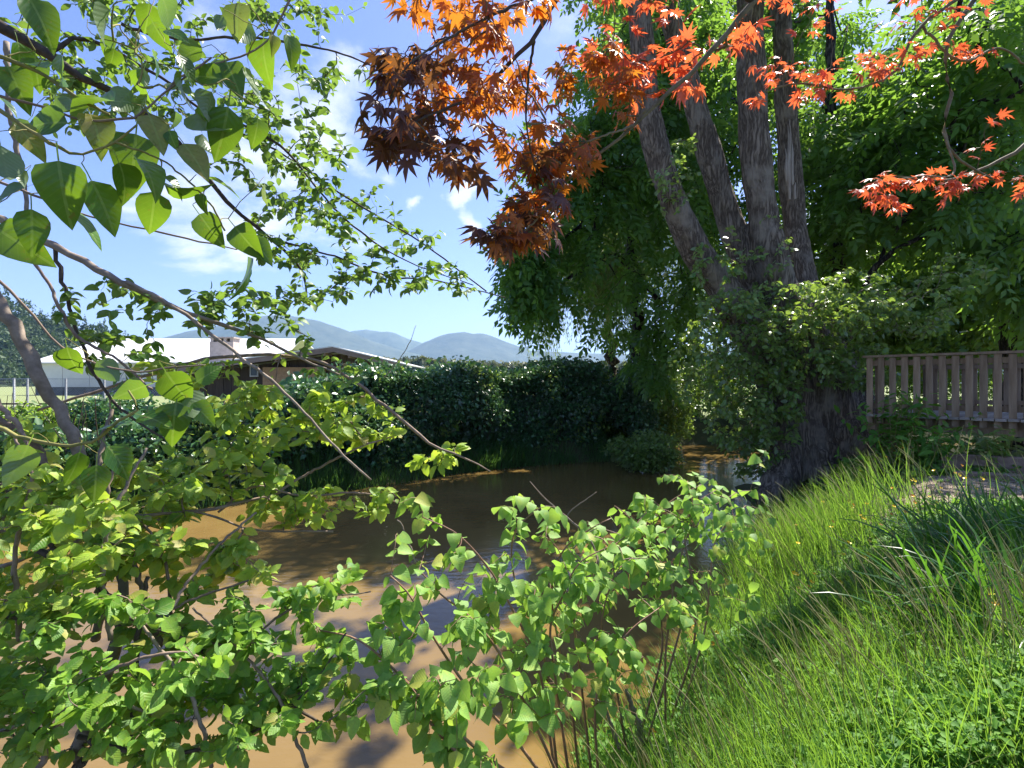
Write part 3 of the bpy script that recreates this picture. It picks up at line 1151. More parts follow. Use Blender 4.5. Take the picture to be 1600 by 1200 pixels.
def warehouse():
    Y = 72.0
    s = Y / F

    def X(px):
        return (px - 800) * s

    def Z(py):
        return EYE - (py - 600) * s
    x0, x1 = X(55), X(437)
    ridge_z, eave_z, base = Z(527), Z(566), 1.0
    dpt = 24.0
    t = thing('warehouse', (x0, Y, base), 'long low white warehouse with a bright roof standing behind the brown house', 'warehouse')
    # walls in panels
    n = 9
    for i in range(n):
        a, b = x0 + (x1 - x0) * i / n, x0 + (x1 - x0) * (i + 1) / n
        box_obj('wall_panel', ((a + b) / 2, Y + 0.1, (eave_z + base + 1.1) / 2), ((b - a) / 2 - 0.03, 0.1, (eave_z - base - 1.1) / 2), white_wall, t)
    box_obj('plinth', ((x0 + x1) / 2, Y + 0.22, base + 0.5), ((x1 - x0) / 2, 0.15, 0.6), dark_grey, t)
    poly_prism('gable_wall', [(0, 0)] * 0 + [(x0 - 1.3, base), (x0 - 0.05, base), (x0 - 0.05, eave_z - 0.2), (x0 - 1.3, eave_z - 0.5)], Y + 1.5, Y + dpt, dark_grey, t)
    xr = x0 + (100 - 55) * s * 0.98
    slab('roof', [(x0 - 0.6, Y - 0.3, eave_z), (x1, Y - 0.3, eave_z), (x1, Y + 7.5, ridge_z + 0.45), (xr, Y + 7.5, ridge_z + 0.45)], 0.15, white, t)
    slab('roof', [(xr, Y + 7.6, ridge_z + 0.45), (x1, Y + 7.6, ridge_z + 0.45), (x1, Y + dpt, eave_z), (x0 - 0.6, Y + dpt, eave_z)], 0.15, white, t)
    V = [(x0 - 0.6, Y - 0.3, eave_z), (xr, Y + 7.55, ridge_z + 0.45), (x0 - 0.6, Y + dpt, eave_z)]
    lo = [(a, b, c - 0.2) for a, b, c in V]
    link('hip_end', mesh_from('hip_end', V + lo, faces=[(0, 1, 2), (5, 4, 3), (0, 3, 4, 1), (1, 4, 5, 2), (2, 5, 3, 0)], mat=white), t)
    box_obj('gutter', ((x0 + x1) / 2, Y - 0.42, eave_z - 0.12), ((x1 - x0) / 2, 0.07, 0.09), white_wall, t)


def house():
    Y = 30.0
    s = Y / F

    def X(px):
        return (px - 800) * s

    def Z(py):
        return EYE - (py - 600) * s
    xa, za = X(520), Z(541)
    xl, zl = X(232), Z(580)
    xr, zr = X(635), Z(569)
    g = 1.0
    t = thing('house', (xa, Y, g), 'low brown house with a shallow gable roof and pale chimney behind the hedge', 'house')
    # gable wall set back under a wide overhang
    yw = Y + 1.3
    wl, wr = X(262), X(612)
    zwl = zl + (za - zl) * (wl - xl) / (xa - xl) - 0.3
    zwr = zr + (za - zr) * (wr - xr) / (xa - xr) - 0.3
    nb = 26
    # wall of upright boards, each one a strip
    xs = np.linspace(wl, wr, nb + 1)

    def ztop(x):
        return (zl + (za - zl) * (x - xl) / (xa - xl) if x < xa else zr + (za - zr) * (x - xr) / (xa - xr)) - 0.34
    for i in range(nb):
        a, b = xs[i] + 0.012, xs[i + 1] - 0.012
        poly_prism('board', [(a, g), (b, g), (b, ztop(b)), (a, ztop(a))], yw + 0.015 * (i % 2), yw + 0.15, brown, t)
    # side wings of tan brick in front of the boards
    poly_prism('brick_wall', [(X(398), g), (X(497), g), (X(497), Z(573)), (X(398), Z(573))], yw - 0.35, yw - 0.05, brick, t)
    w = boxes_mesh('window_frame', [((X(381), yw - 0.08, Z(578)), (0.24, 0.05, 0.36), None)], white_wall)
    wf = link('window', w, t)
    gl = link('pane', boxes_mesh('pane', [((X(381), yw - 0.14, Z(578)), (0.17, 0.02, 0.29), None)], glass_m), None)
    gl.parent = wf
    # roof planes, fascias, and a thin bright drip edge
    dp = 7.0
    slab('roof', [(xl, Y, zl), (xa, Y, za), (xa, Y + dp, za), (xl, Y + dp, zl)], 0.06, roofm, t)
    slab('roof', [(xa, Y, za), (xr, Y, zr), (xr, Y + dp, zr), (xa, Y + dp, za)], 0.06, roofm, t)
    for (p, q) in (((xl, zl), (xa, za)), ((xa, za), (xr, zr))):
        poly_prism('fascia', [(p[0], p[1] - 0.05), (q[0], q[1] - 0.05), (q[0], q[1] - 0.33), (p[0], p[1] - 0.30)], Y - 0.05, Y - 0.003, fascia, t)
        poly_prism('soffit', [(p[0], p[1] - 0.20), (q[0], q[1] - 0.20), (q[0], q[1] - 0.24), (p[0], p[1] - 0.24)], Y + 0.002, yw + 0.2, brown, t)
        poly_prism('drip_edge', [(p[0], p[1] + 0.01), (q[0], q[1] + 0.01), (q[0], q[1] - 0.048), (p[0], p[1] - 0.048)], Y - 0.07, Y - 0.003, white, t)
    for k in range(4):
        x = X(430) + k * 1.35
        zb = ztop(x) - 0.02
        box_obj('rafter', (x, Y + 0.62, zb), (0.05, 0.58, 0.07), fascia, t)
    # chimney
    cx, cyy = X(350) * 1.12, Y + 3.6
    sc = cyy / F
    zt, zb = EYE - (532 - 600) * sc, EYE - (575 - 600) * sc
    xc = (352 - 800) * sc
    c = box_obj('chimney', (xc, cyy, (zt + zb) / 2 - 0.12), (0.72, 0.45, (zt - zb) / 2), conc, t)
    for k in range(4):
        f = box_obj('chimney_pier', (xc - 0.6 + k * 0.4, cyy, zt - 0.01), (0.09, 0.42, 0.11), conc)
        f.location = (0, 0, 0)
        f.parent = c
    f = box_obj('chimney_cap', (xc, cyy, zt + 0.145), (0.78, 0.5, 0.04), conc)
    f.parent = c
    # house flank running back
    box_obj('rear_wall', ((wl + wr) / 2, Y + dp - 0.4, (g + zr) / 2), ((wr - wl) / 2, 0.15, (zr - g) / 2 - 0.1), brown, t)


warehouse()
house()

galv = solid_mat('galvanised_steel', (0.42, 0.43, 0.44), (0.6, 0.61, 0.62), scale=8, rough=0.45, bump=0.05)
darksteel = solid_mat('dark_rail', (0.03, 0.03, 0.03), (0.07, 0.06, 0.05), scale=8, rough=0.6)


def chain_fence():
    Y = 23.0
    s = Y / F
    x0, x1 = (-120 - 800) * s, (330 - 800) * s
    zt = EYE - (592 - 600) * s
    g = float(ground_z(np.array([x0]), np.array([Y]))[0])
    t = thing('chain_link_fence', (x0, Y, g), 'grey chain-link fence with steel posts in front of the white warehouse', 'fence')
    post = boxes_mesh('post', [((0, 0, (zt - g) / 2), (0.03, 0.03, (zt - g) / 2 + 0.03), None)], galv)
    for px in (-90, -30, 22, 43, 103, 163, 223, 283):
        o = link('post', post, None)
        o.parent = t
        o.location = ((px - 800) * s - x0, 0, 0)
    for z, nm in ((zt, 'top_rail'), (g + 0.08, 'bottom_rail')):
        box_obj(nm, ((x0 + x1) / 2, Y - 0.045, z), ((x1 - x0) / 2, 0.014, 0.014), galv, t)
    step = 0.11
    n = int((x1 - x0) / step)
    ch = []
    H = zt - g - 0.1
    for i in range(-int(H / step) - 1, n):
        xa = x0 + i * step
        for sg in (1, -1):
            a = np.array([xa if sg > 0 else xa + H, Y - 0.05, g + 0.08])
            b = np.array([xa + H if sg > 0 else xa, Y - 0.05, g + 0.08 + H])
            if min(a[0], b[0]) < x0 or max(a[0], b[0]) > x1:
                continue
            ch.append([a, b])
    ch = np.array(ch)
    V, T = tubes(ch, np.full((len(ch), 2), 0.0028), 3)
    link('mesh_wire', mesh_from('mesh_wire', V, tris=T, mat=galv), t, 'stuff')
    # low dark rail nearer the hedge
    Y2 = 17.0
    s2 = Y2 / F
    zr_ = EYE - (631 - 600) * s2
    xa, xb = (-60 - 800) * s2, (215 - 800) * s2
    g2 = float(ground_z(np.array([xa]), np.array([Y2]))[0])
    r = thing('pipe_rail', (xa, Y2, g2), 'low dark pipe rail running along the back of the bramble bank', 'railing')
    box_obj('rail', ((xa + xb) / 2, Y2, zr_), ((xb - xa) / 2, 0.025, 0.025), darksteel, r)
    for px in (-40, 60, 150, 205):
        x = (px - 800) * s2
        box_obj('post', (x, Y2, (zr_ + g2) / 2 - 0.02), (0.03, 0.03, (zr_ - g2) / 2), darksteel, r)


chain_fence()


# ------------------------------------------------------------------ hedge and far bank
SHORE = np.array([(-30, 6), (-14, 8), (-9, 9.6), (-6.4, 11), (-4.4, 12.5), (-3.1, 13.6), (-1.8, 15.2), (0, 16.5), (3.2, 17.8), (4.2, 20.5)], float)


def along(P_, s):
    seg = np.linalg.norm(np.diff(P_, axis=0), axis=1)
    cum = np.concatenate([[0], np.cumsum(seg)])
    s = np.clip(s, 0, cum[-1] - 1e-6)
    x = np.interp(s, cum, P_[:, 0])
    y = np.interp(s, cum, P_[:, 1])
    i = np.clip(np.searchsorted(cum, s, side='right') - 1, 0, len(seg) - 1)
    d = (P_[i + 1] - P_[i]) / seg[i][:, None]
    return x, y, d, cum[-1]


CL = [clump_template(9, s, 0.3, 0.55) for s in range(5)]


def hedge():
    rr = np.random.RandomState(21)
    t = thing('bramble_hedge', (-2, 15.5, 0.5), 'long dense dark green hedge along the far bank of the muddy stream', 'hedge')
    L = along(SHORE, np.array([0.0]))[3]
    N = 26000
    s = rr.uniform(8.0, L - 0.2, N)
    x, y, d, _ = along(SHORE, s)
    nrm = np.stack([-d[:, 1], d[:, 0]], 1)          # away from the water
    htop = np.interp(x, [-14, -9, -7.2, -6.2, -4.6, -3.4, -2, 0, 2, 4, 6], [1.55, 1.6, 1.75, 2.15, 2.45, 2.85, 3.0, 3.02, 3.15, 3.2, 3.0])
    htop = htop - 0.27 + 0.12 * (x > -4.5) + 0.16 * vnoise(s, s * 0, 2.2) + 0.06 * vnoise(s * 0, s, 6)
    a = rr.uniform(0, 1, N)
    # section of the hedge: bulging front face, rounded top
    front = rr.rand(N) < 0.72
    u = np.where(front, rr.uniform(0.02, 1, N), 1.0)
    inner = front & (rr.rand(N) < 0.45)
    face = 0.75 - 0.35 * np.sin(u * math.pi * 0.9) + 0.36 * vnoise(s, u * 3, 1.7)
    dep = np.where(front, face + np.abs(rr.normal(0, 0.22, N)) + inner * rr.uniform(0.2, 1.8, N), rr.uniform(0.6, 2.6, N))
    zz = np.where(front, 0.1 + (htop - 0.1) * u, htop - np.abs(rr.normal(0, 0.2, N)) - 0.1 * (dep - 1.5) ** 2)
    # sprays standing up out of the top
    up = (~front) & (rr.rand(N) < 0.06)
    zz = zz + up * rr.uniform(0, 0.28, N)
    pos = np.stack([x + nrm[:, 0] * dep, y + nrm[:, 1] * dep, zz], 1)
    dd = np.concatenate([-nrm * 0.6, rr.uniform(-0.9, 0.2, N)[:, None]], 1) + rr.normal(0, 0.5, (N, 3))
    scatter('foliage', CL, pos, frames(dd, rr.normal(0, 0.5, (N, 3)) + np.array([0, 0, 1.0])), np.where(inner, rr.uniform(0.4, 0.55, N), rr.uniform(0.2, 0.4, N)), M['hedge'], t, seed=2)
    strewn = (~inner) & (rr.rand(N) < 0.14) & (vnoise(s, zz, 1.3) > 0.0)  # noise-picked outer clumps, repeated in a brighter leaf colour
    k2 = np.nonzero(strewn)[0]
    scatter('brighter_leaves', CL, pos[k2] - np.concatenate([nrm[k2] * 0.12, np.zeros((len(k2), 1))], 1), frames(dd[k2], rr.normal(0, 0.5, (len(k2), 3)) + np.array([0, 0, 1.0])), rr.uniform(0.22, 0.4, len(k2)), M['shoot'], t, seed=12)
    # inner wood
    n = 420
    s = rr.uniform(8.0, L - 0.3, n)
    x, y, d, _ = along(SHORE, s)
    nrm = np.stack([-d[:, 1], d[:, 0]], 1)
    dep = rr.uniform(0.7, 2.0, n)
    b = np.stack([x + nrm[:, 0] * dep, y + nrm[:, 1] * dep, np.full(n, 0.3)], 1)
    e = b + np.stack([rr.normal(0, 0.45, n), rr.normal(-0.1, 0.4, n), rr.uniform(1.0, 2.2, n)], 1)
    k = np.linspace(0, 1, 5)[None, :, None]
    ch = b[:, None] * (1 - k) + e[:, None] * k + rr.normal(0, 0.06, (n, 5, 3))
    V, T = tubes(ch, np.linspace(0.018, 0.006, 5)[None] * np.ones((n, 1)), 4)
    link('stems', mesh_from('stems', V, tris=T, mat=M['twig_dark']), t, 'stuff')


hedge()


def blade_templates(nseg=4, n=4, seed=0, bend=0.6, w=0.03):
    rr = np.random.RandomState(seed)
    out = []
    for k in range(n):
        bd = bend * rr.uniform(0.3, 1.3)
        V, UV, Tt = [], [], []
        p = np.array([0.0, 0, 0])
        ang = math.radians(88)
        for i in range(nseg + 1):
            u = i / nseg
            ww = w * (1 - u ** 1.5) * 0.5 + 0.0
            if i < nseg:
                V += [p + np.array([0, ww, 0]), p - np.array([0, ww, 0])]
                UV += [(u, 0.1), (u, 0.1)]
            else:
                V += [p]
                UV += [(1, .1)]
            p = p + np.array([math.cos(ang), 0, math.sin(ang)]) / nseg
            ang -= bd / nseg * 2.2 * (0.4 + u)
        for i in range(nseg - 1):
            a = 2 * i
            Tt += [(a, a + 2, a + 1), (a + 1, a + 2, a + 3)]
        a = 2 * (nseg - 1)
        Tt += [(a, a + 2, a + 1)]
        out.append((np.array(V), np.array(Tt), np.array(UV, float)))
    return out


def blade_frames(n, rr, lean=(0, 0), tilt=0.25):
    a = rr.uniform(0, 2 * math.pi, n)
    x = np.stack([np.cos(a), np.sin(a), np.zeros(n)], 1) + np.array([lean[0], lean[1], 0])
    z = np.array([0, 0, 1.0]) + rr.normal(0, tilt, (n, 3)) * np.array([1, 1, 0.1]) + np.array([lean[0], lean[1], 0]) * 0.5
    z = nrmz(z)
    y = nrmz(np.cross(z, x))
    x = np.cross(y, z)
    return np.stack([x, y, z], axis=-1)


BL = blade_templates(4, 6, 1, 0.75, 0.028)
BLF = blade_templates(2, 5, 2, 0.7, 0.035)


def far_bank_grass():
    rr = np.random.RandomState(31)
    N = 17000
    L = along(SHORE, np.array([0.0]))[3]
    s = rr.uniform(6.0, L, N)
    x, y, d, _ = along(SHORE, s)
    nrm = np.stack([-d[:, 1], d[:, 0]], 1)
    dep = rr.uniform(-0.25, 0.95, N)
    x = x + nrm[:, 0] * dep
    y = y + nrm[:, 1] * dep
    z = np.maximum(ground_z(x, y), -0.02)
    keep = (0.5 * vnoise(s, s * 0, 1.9) + 0.5 + 0.3 * rr.rand(N)) > 0.25
    pos = np.stack([x, y, z], 1)[keep]
    n = len(pos)
    o = scatter('sedge', BLF, pos, blade_frames(n, rr, (0.1, -0.5), 0.3), rr.uniform(0.35, 0.8, n) * (0.75 + 0.25 * vnoise(s[keep], s[keep] * 0, 1.2)).clip(0.45, 1.2), M['sedge'], None, 'stuff', rnd=None, seed=4)
    o['label'] = 'blue-green sedge hanging over the water along the foot of the hedge'
    o['category'] = 'grass'


far_bank_grass()


def shrub(name, label, c, rad, n, mat, group=None, temps=None, size=(0.2, 0.36), stems=14, seed=0, droop=-0.3, cat='shrub'):
    """a bush: leaf clumps in an uneven mass round stems that rise from one foot"""
    rr = np.random.RandomState(seed)
    c = np.array(c, float)
    rad = np.array(rad, float)
    base = np.array([c[0], c[1], max(float(ground_z(np.array([c[0]]), np.array([c[1]]))[0]), 0.0)])
    t = thing(name, base, label, cat, group)
    k = rr.randint(7, 11)
    subs = [(c + nrmz(rr.normal(0, 1, 3)) * rad * 0.5, rad * rr.uniform(0.45, 0.7)) for _ in range(k)]
    pos = []
    for i in range(n):
        sc_, sr = subs[i % k]
        v = nrmz(rr.normal(0, 1, 3)) * rr.uniform(0.55, 1.08)
        pos.append(sc_ + v * sr)
    pos = np.array(pos)
    pos = pos[pos[:, 2] > 0.05]
    m = len(pos)
    d = nrmz(pos - c) + np.array([0, 0, droop]) + rr.normal(0, 0.4, (m, 3))
    scatter('foliage', temps or CL, pos, frames(d, rr.normal(0, 0.5, (m, 3)) + np.array([0, 0, 1.0])), rr.uniform(size[0], size[1], m), mat, t, seed=seed)
    tips = pos[rr.choice(m, min(stems * 5, m), replace=False)]
    ch, load = grow_twigs(np.array([base + np.array([0, 0, .05]), base + (c - base) * 0.4, base + (c - base) * 0.7]), tips, 6, 0.1, seed=seed)
    twig_obj(t, ch, load, 0.006, M['twig_dark'], 4, name='stems')
    return t


g_rip = 'bushes where the stream turns behind the big tree'
shrub('riparian_shrub', 'dark leafy bush overhanging the water at the right end of the hedge', P(985, 640, 18.5), (1.0, 1.1, 1.3), 900, M['hedge'], g_rip, seed=1)
shrub('riparian_shrub', 'bright speckled bush on the bank behind the drooping shoots', P(1050, 625, 20.5), (1.5, 1.2, 1.6), 1100, M['shoot'], g_rip, seed=2)
shrub('riparian_shrub', 'low dark bush trailing its leaves into the stream left of the trunk', P(1010, 705, 15.6), (1.0, 0.8, 0.55), 650, M['shoot'], g_rip, seed=3)
shrub('riparian_shrub', 'sunlit low bush at the water line between hedge and tree', P(975, 665, 19.8), (0.9, 0.8, 0.9), 450, M['bright'], g_rip, seed=4)
shrub('riparian_shrub', 'tall dim bush filling the gap below the willow', P(1130, 600, 24.5), (2.4, 1.5, 2.6), 1300, M['walnut'], g_rip, seed=5)
shrub('riparian_shrub', 'wide dim bush on the far bank behind the big trunk', P(1290, 590, 25.5), (3.0, 1.6, 2.8), 1300, M['walnut'], g_rip, seed=6)
shrub('riparian_shrub', 'shady bush on the far bank behind the wooden railing', P(1470, 560, 22.5), (3.4, 1.6, 2.9), 1700, M['walnut'], g_rip, seed=7)
shrub('riparian_shrub', 'bright yellow-green bush glowing beyond the railing on the right', P(1610, 560, 22.5), (2.4, 1.5, 2.8), 1100, M['bright'], g_rip, seed=8)
# low growth between the chain-link fence and the stream on the left
shrub('bramble_bush', 'sunlit pale green bramble between the leaning limb and the fence', P(60, 668, 13.5), (1.7, 1.0, 0.5), 700, M['bright'], 'bramble bushes on the far bank at left', seed=9)
shrub('bramble_bush', 'dark bramble mound below the chain-link fence left of the hedge', P(190, 655, 14.0), (1.7, 1.1, 0.6), 800, M['hedge'], 'bramble bushes on the far bank at left', seed=10)


# ------------------------------------------------------------------ background trees
SP = [spray_template(5, 0.34, 0.13, s, 0.4) for s in range(6)]
BIGCL = [clump_template(12, 30 + s, 0.28, 0.7) for s in range(6)]


def crown_tree(name, label, foot, trunk, tips, spn, size, mat, bark, group=None, temps=None, K=6, r0=0.008, fwd=0.8, droop=0.5, seed=0, sides=8, cat='tree', mroll=0.5, limbs=(), twig_mat=None):
    t = thing(name, (foot[0], foot[1], foot[2]), label, cat, group)
    me, s = limb_mesh('trunk', trunk, bark, sides + 4, knob=0.05, seed=seed)
    link('trunk', me, t)
    seeds = [s[len(s) // 3:, :3]]
    for lm in limbs:
        me, s2 = limb_mesh('limb', lm, bark, sides, knob=0.05, seed=seed + 1)
        link('limb', me, t)
        seeds.append(s2[1:, :3])
    ch, load = grow_twigs(np.concatenate(seeds), tips, K, 0.1, 0.06, seed)
    twig_obj(t, ch, load, r0, twig_mat or bark, 5, 0.5, 'branches')
    pos, Rm = leaves_on(ch, spn, seed, 0.15, 0.9, fwd, droop, ujit=mroll, jitpos=0.06)
    rr = np.random.RandomState(seed + 5)
    scatter('crown', temps or SP, pos, Rm, rr.uniform(size[0], size[1], len(pos)), mat, t, seed=seed)
    return t


def gz(x, y):
    return float(ground_z(np.array([x]), np.array([y]))[0])


bg = 'trees crowding the far bank behind the big trunk'
# the dark tree whose crown ends against the sky
tp = tips_in([(905, 300, 75, 100, 14, 18, 85), (815, 350, 20, 50, 14, 16, 12), (960, 180, 70, 120, 14, 19, 130), (835, 440, 45, 70, 14, 17, 40), (930, 470, 90, 70, 14.5, 18, 12), (1040, 330, 70, 200, 15, 20, 105),
              (1050, 100, 90, 120, 15, 20, 110), (1000, -40, 120, 80, 15, 19, 60), (1040, 540, 70, 60, 16, 20, 40), (830, 400, 30, 50, 14, 16, 26)], 5)
fx, fy = 4.2, 18.6
crown_tree('walnut_tree', 'dark green tree whose crown ends against the sky right of the mountains', (4.9, 21.5, 0.3),
           [(4.9, 21.5, 0.2, .3), (4.7, 20.6, 2.6, .25), (4.4, 19.4, 4.6, .22), (4.0, 18, 7.2, .17), (3.6, 17, 10.5, .11)], tp, 6, (0.6, 1.0), M['walnut'], M['bark_dark'], bg,
           limbs=[[*[tuple(P(1030, 470, 19)) + (.12,)], tuple(P(960, 400, 17)) + (.08,), tuple(P(880, 440, 16)) + (.04,)],
                  [tuple(P(1010, 300, 18)) + (.1,), tuple(P(940, 330, 16.5)) + (.06,), tuple(P(845, 400, 15.5)) + (.03,)]], seed=3, droop=0.7)


def willow():
    """weeping willow: arching limbs and long hanging strands"""
    rr = np.random.RandomState(8)
    t = thing('weeping_willow', (5.0, 26, 0.6), 'pale yellow-green weeping willow hanging in thin strands behind the dark tree', 'tree')
    me, s = limb_mesh('trunk', [(5.0, 26, 0.4, .35), (4.8, 26, 3, .3), (4.6, 26, 6, .22), (4.4, 26, 9, .12)], M['bark_dark'], 10, knob=.06)
    link('trunk', me, t)
    tips = tips_in([(905, 390, 85, 50, 20.5, 25, 90), (960, 350, 90, 70, 20.5, 25, 70), (1040, 400, 90, 90, 24, 29, 50), (1010, 260, 100, 80, 24, 29, 40), (850, 455, 30, 25, 23, 25, 10), (1120, 380, 60, 90, 24, 29, 30)], 4)
    ch, load = grow_twigs(s[4:, :3], tips, 6, 0.1, 0.25, 2)
    twig_obj(t, ch, load, 0.01, M['twig'], 4, 0.5, 'branches')
    n = 2600
    idx = rr.randint(0, len(ch), n)
    b = ch[idx, rr.randint(2, 6, n)]
    L = rr.uniform(1.0, 3.4, n)
    L = np.minimum(L, np.maximum(b[:, 2] - rr.uniform(2.7, 4.2, n), 0.4))
    k = 7
    u = np.linspace(0, 1, k)[None, :, None]
    out = rr.normal(0, 0.35, (n, 1, 3)) * np.array([1, 1, 0])
    st = b[:, None] + out * np.sqrt(u) + np.concatenate([rr.normal(0, 0.05, (n, k, 2)), -L[:, None, None] * u], 2)
    V, T = tubes(st, np.linspace(0.006, 0.003, k)[None] * np.ones((n, 1)), 3)
    link('strands', mesh_from('strands', V, tris=T, mat=M['twig_green']), t, 'stuff')
    m = 15
    pos, Rm = leaves_on(st, m, 5, 0.05, 0.5, 0.9, 0.6, ujit=0.8)
    tm = []
    for sd in range(3):
        V_, T_, U_ = [], [], []
        r2 = np.random.RandomState(sd)
        for q in range(4):
            p = np.array([0.12 * q, 0, 0.0])
            d = nrmz(np.array([1, r2.uniform(-.9, .9), r2.uniform(-.5, .3)]))
            sd_ = nrmz(np.cross(d, np.array([0, r2.uniform(-.5, .5), 1])))
            kk = len(V_)
            V_ += [p, p + d * .42 + sd_ * .05, p + d, p + d * .42 - sd_ * .05]
            U_ += [(0, 0)] * 4
            T_ += [(kk, kk + 1, kk + 2), (kk, kk + 2, kk + 3)]
        tm.append((np.array(V_), np.array(T_), np.array(U_, float)))
    scatter('foliage', tm, pos, Rm, rr.uniform(0.12, 0.22, len(pos)), M['willow'], t, seed=2)


willow()

# right hand background trees
tp = tips_in([(1270, 290, 80, 190, 15, 21, 105), (1350, 200, 90, 120, 14, 19, 80), (1120, 120, 60, 150, 17, 22, 70), (1130, 330, 70, 130, 17, 22, 70), (1280, 420, 90, 80, 16, 21, 60), (1250, 40, 120, 40, 17, 20, 26)], 15)
crown_tree('background_tree', 'slender dark-trunked tree standing just right of the four stems', (9.8, 17.0, 1.0),
           [tuple(P(1330, 600, 17.0)) + (.24,), tuple(P(1310, 430, 16.8)) + (.2,), tuple(P(1299, 250, 16.5)) + (.17,), tuple(P(1296, 60, 16.2)) + (.13,), tuple(P(1300, -60, 16)) + (.08,)],
           tp, 6, (0.6, 1.0), M['walnut'], M['bark_dark'], bg, seed=13, droop=0.65)
tp = tips_in([(1450, 170, 120, 120, 12, 17, 88), (1560, 280, 80, 150, 11, 16, 95), (1400, 300, 110, 70, 13, 17, 60), (1560, 80, 90, 90, 11, 16, 70), (1500, 30, 120, 40, 13, 17, 30), (1429, -152, 85, 28, 8.8, 10.2, 42), (1620, 420, 60, 80, 12, 15, 40)], 25)  # includes an unseen cluster above the frame, added to shade the near bank
crown_tree('background_tree', 'broad leafy tree with leaning limbs above the wooden railing', (15.2, 16.2, 1.0),
           [(15.2, 16.2, .8, .4), (14.6, 15.8, 3.5, .33), (13.6, 15.2, 6.5, .25), (12.6, 14.6, 9.5, .16)], tp, 6, (0.65, 1.1), M['walnut'], M['bark_dark'], bg,
           limbs=[[tuple(P(1590, 560, 14)) + (.13,), tuple(P(1588, 440, 14)) + (.12,), tuple(P(1560, 380, 13.6)) + (.08,), tuple(P(1500, 250, 13)) + (.04,)],
                  [tuple(P(1350, 450, 13.5)) + (.05,), tuple(P(1375, 410, 13.3)) + (.06,), tuple(P(1455, 362, 13)) + (.05,), tuple(P(1530, 345, 12.5)) + (.035,)],
                  [tuple(P(1365, 425, 14)) + (.04,), tuple(P(1420, 330, 13.8)) + (.07,), tuple(P(1500, 300, 13.4)) + (.05,)]], seed=23, droop=0.65)
tp = tips_in([(1420, 440, 150, 70, 19, 25, 150), (1540, 430, 90, 90, 19, 25, 110), (1450, 520, 150, 45, 19, 24, 120), (1330, 480, 90, 60, 20, 26, 60), (1450, 300, 130, 70, 20, 26, 34), (1300, 300, 100, 90, 21, 26, 26), (1200, 480, 90, 70, 21, 27, 60)], 35)
crown_tree('background_tree', 'sunlit yellow-green tree seen through the gaps behind the railing', (15.5, 24.5, 1.0),
           [(15.5, 24.5, .8, .35), (15.3, 24.3, 4, .28), (15, 24, 7, .18), (14.6, 23.5, 9.5, .1)], tp, 6, (0.55, 0.9), M['bright'], M['bark_dark'], bg, seed=33, droop=0.5, temps=BIGCL,
           limbs=[[tuple(P(1440, 560, 22)) + (.14,), tuple(P(1418, 430, 22)) + (.16,), tuple(P(1405, 380, 22)) + (.1,)]])
tp = tips_in([(1000, 60, 90, 130, 19, 25, 60), (1130, 60, 110, 120, 20, 26, 80), (1080, 250, 90, 120, 20, 26, 60), (1240, 120, 100, 120, 20, 26, 60)], 45)
crown_tree('background_tree', 'lighter tree glimpsed between and behind the leaning stems', (8.6, 25.6, 1.0),
           [(8.6, 25.6, .8, .3), (8.4, 25.4, 5, .24), (8, 25, 10, .16), (7.6, 24.6, 14, .08)], tp, 6, (0.5, 0.85), M['bright'], M['bark_dark'], bg, seed=43, droop=0.5, temps=BIGCL)
print('background', time.time() - T00)


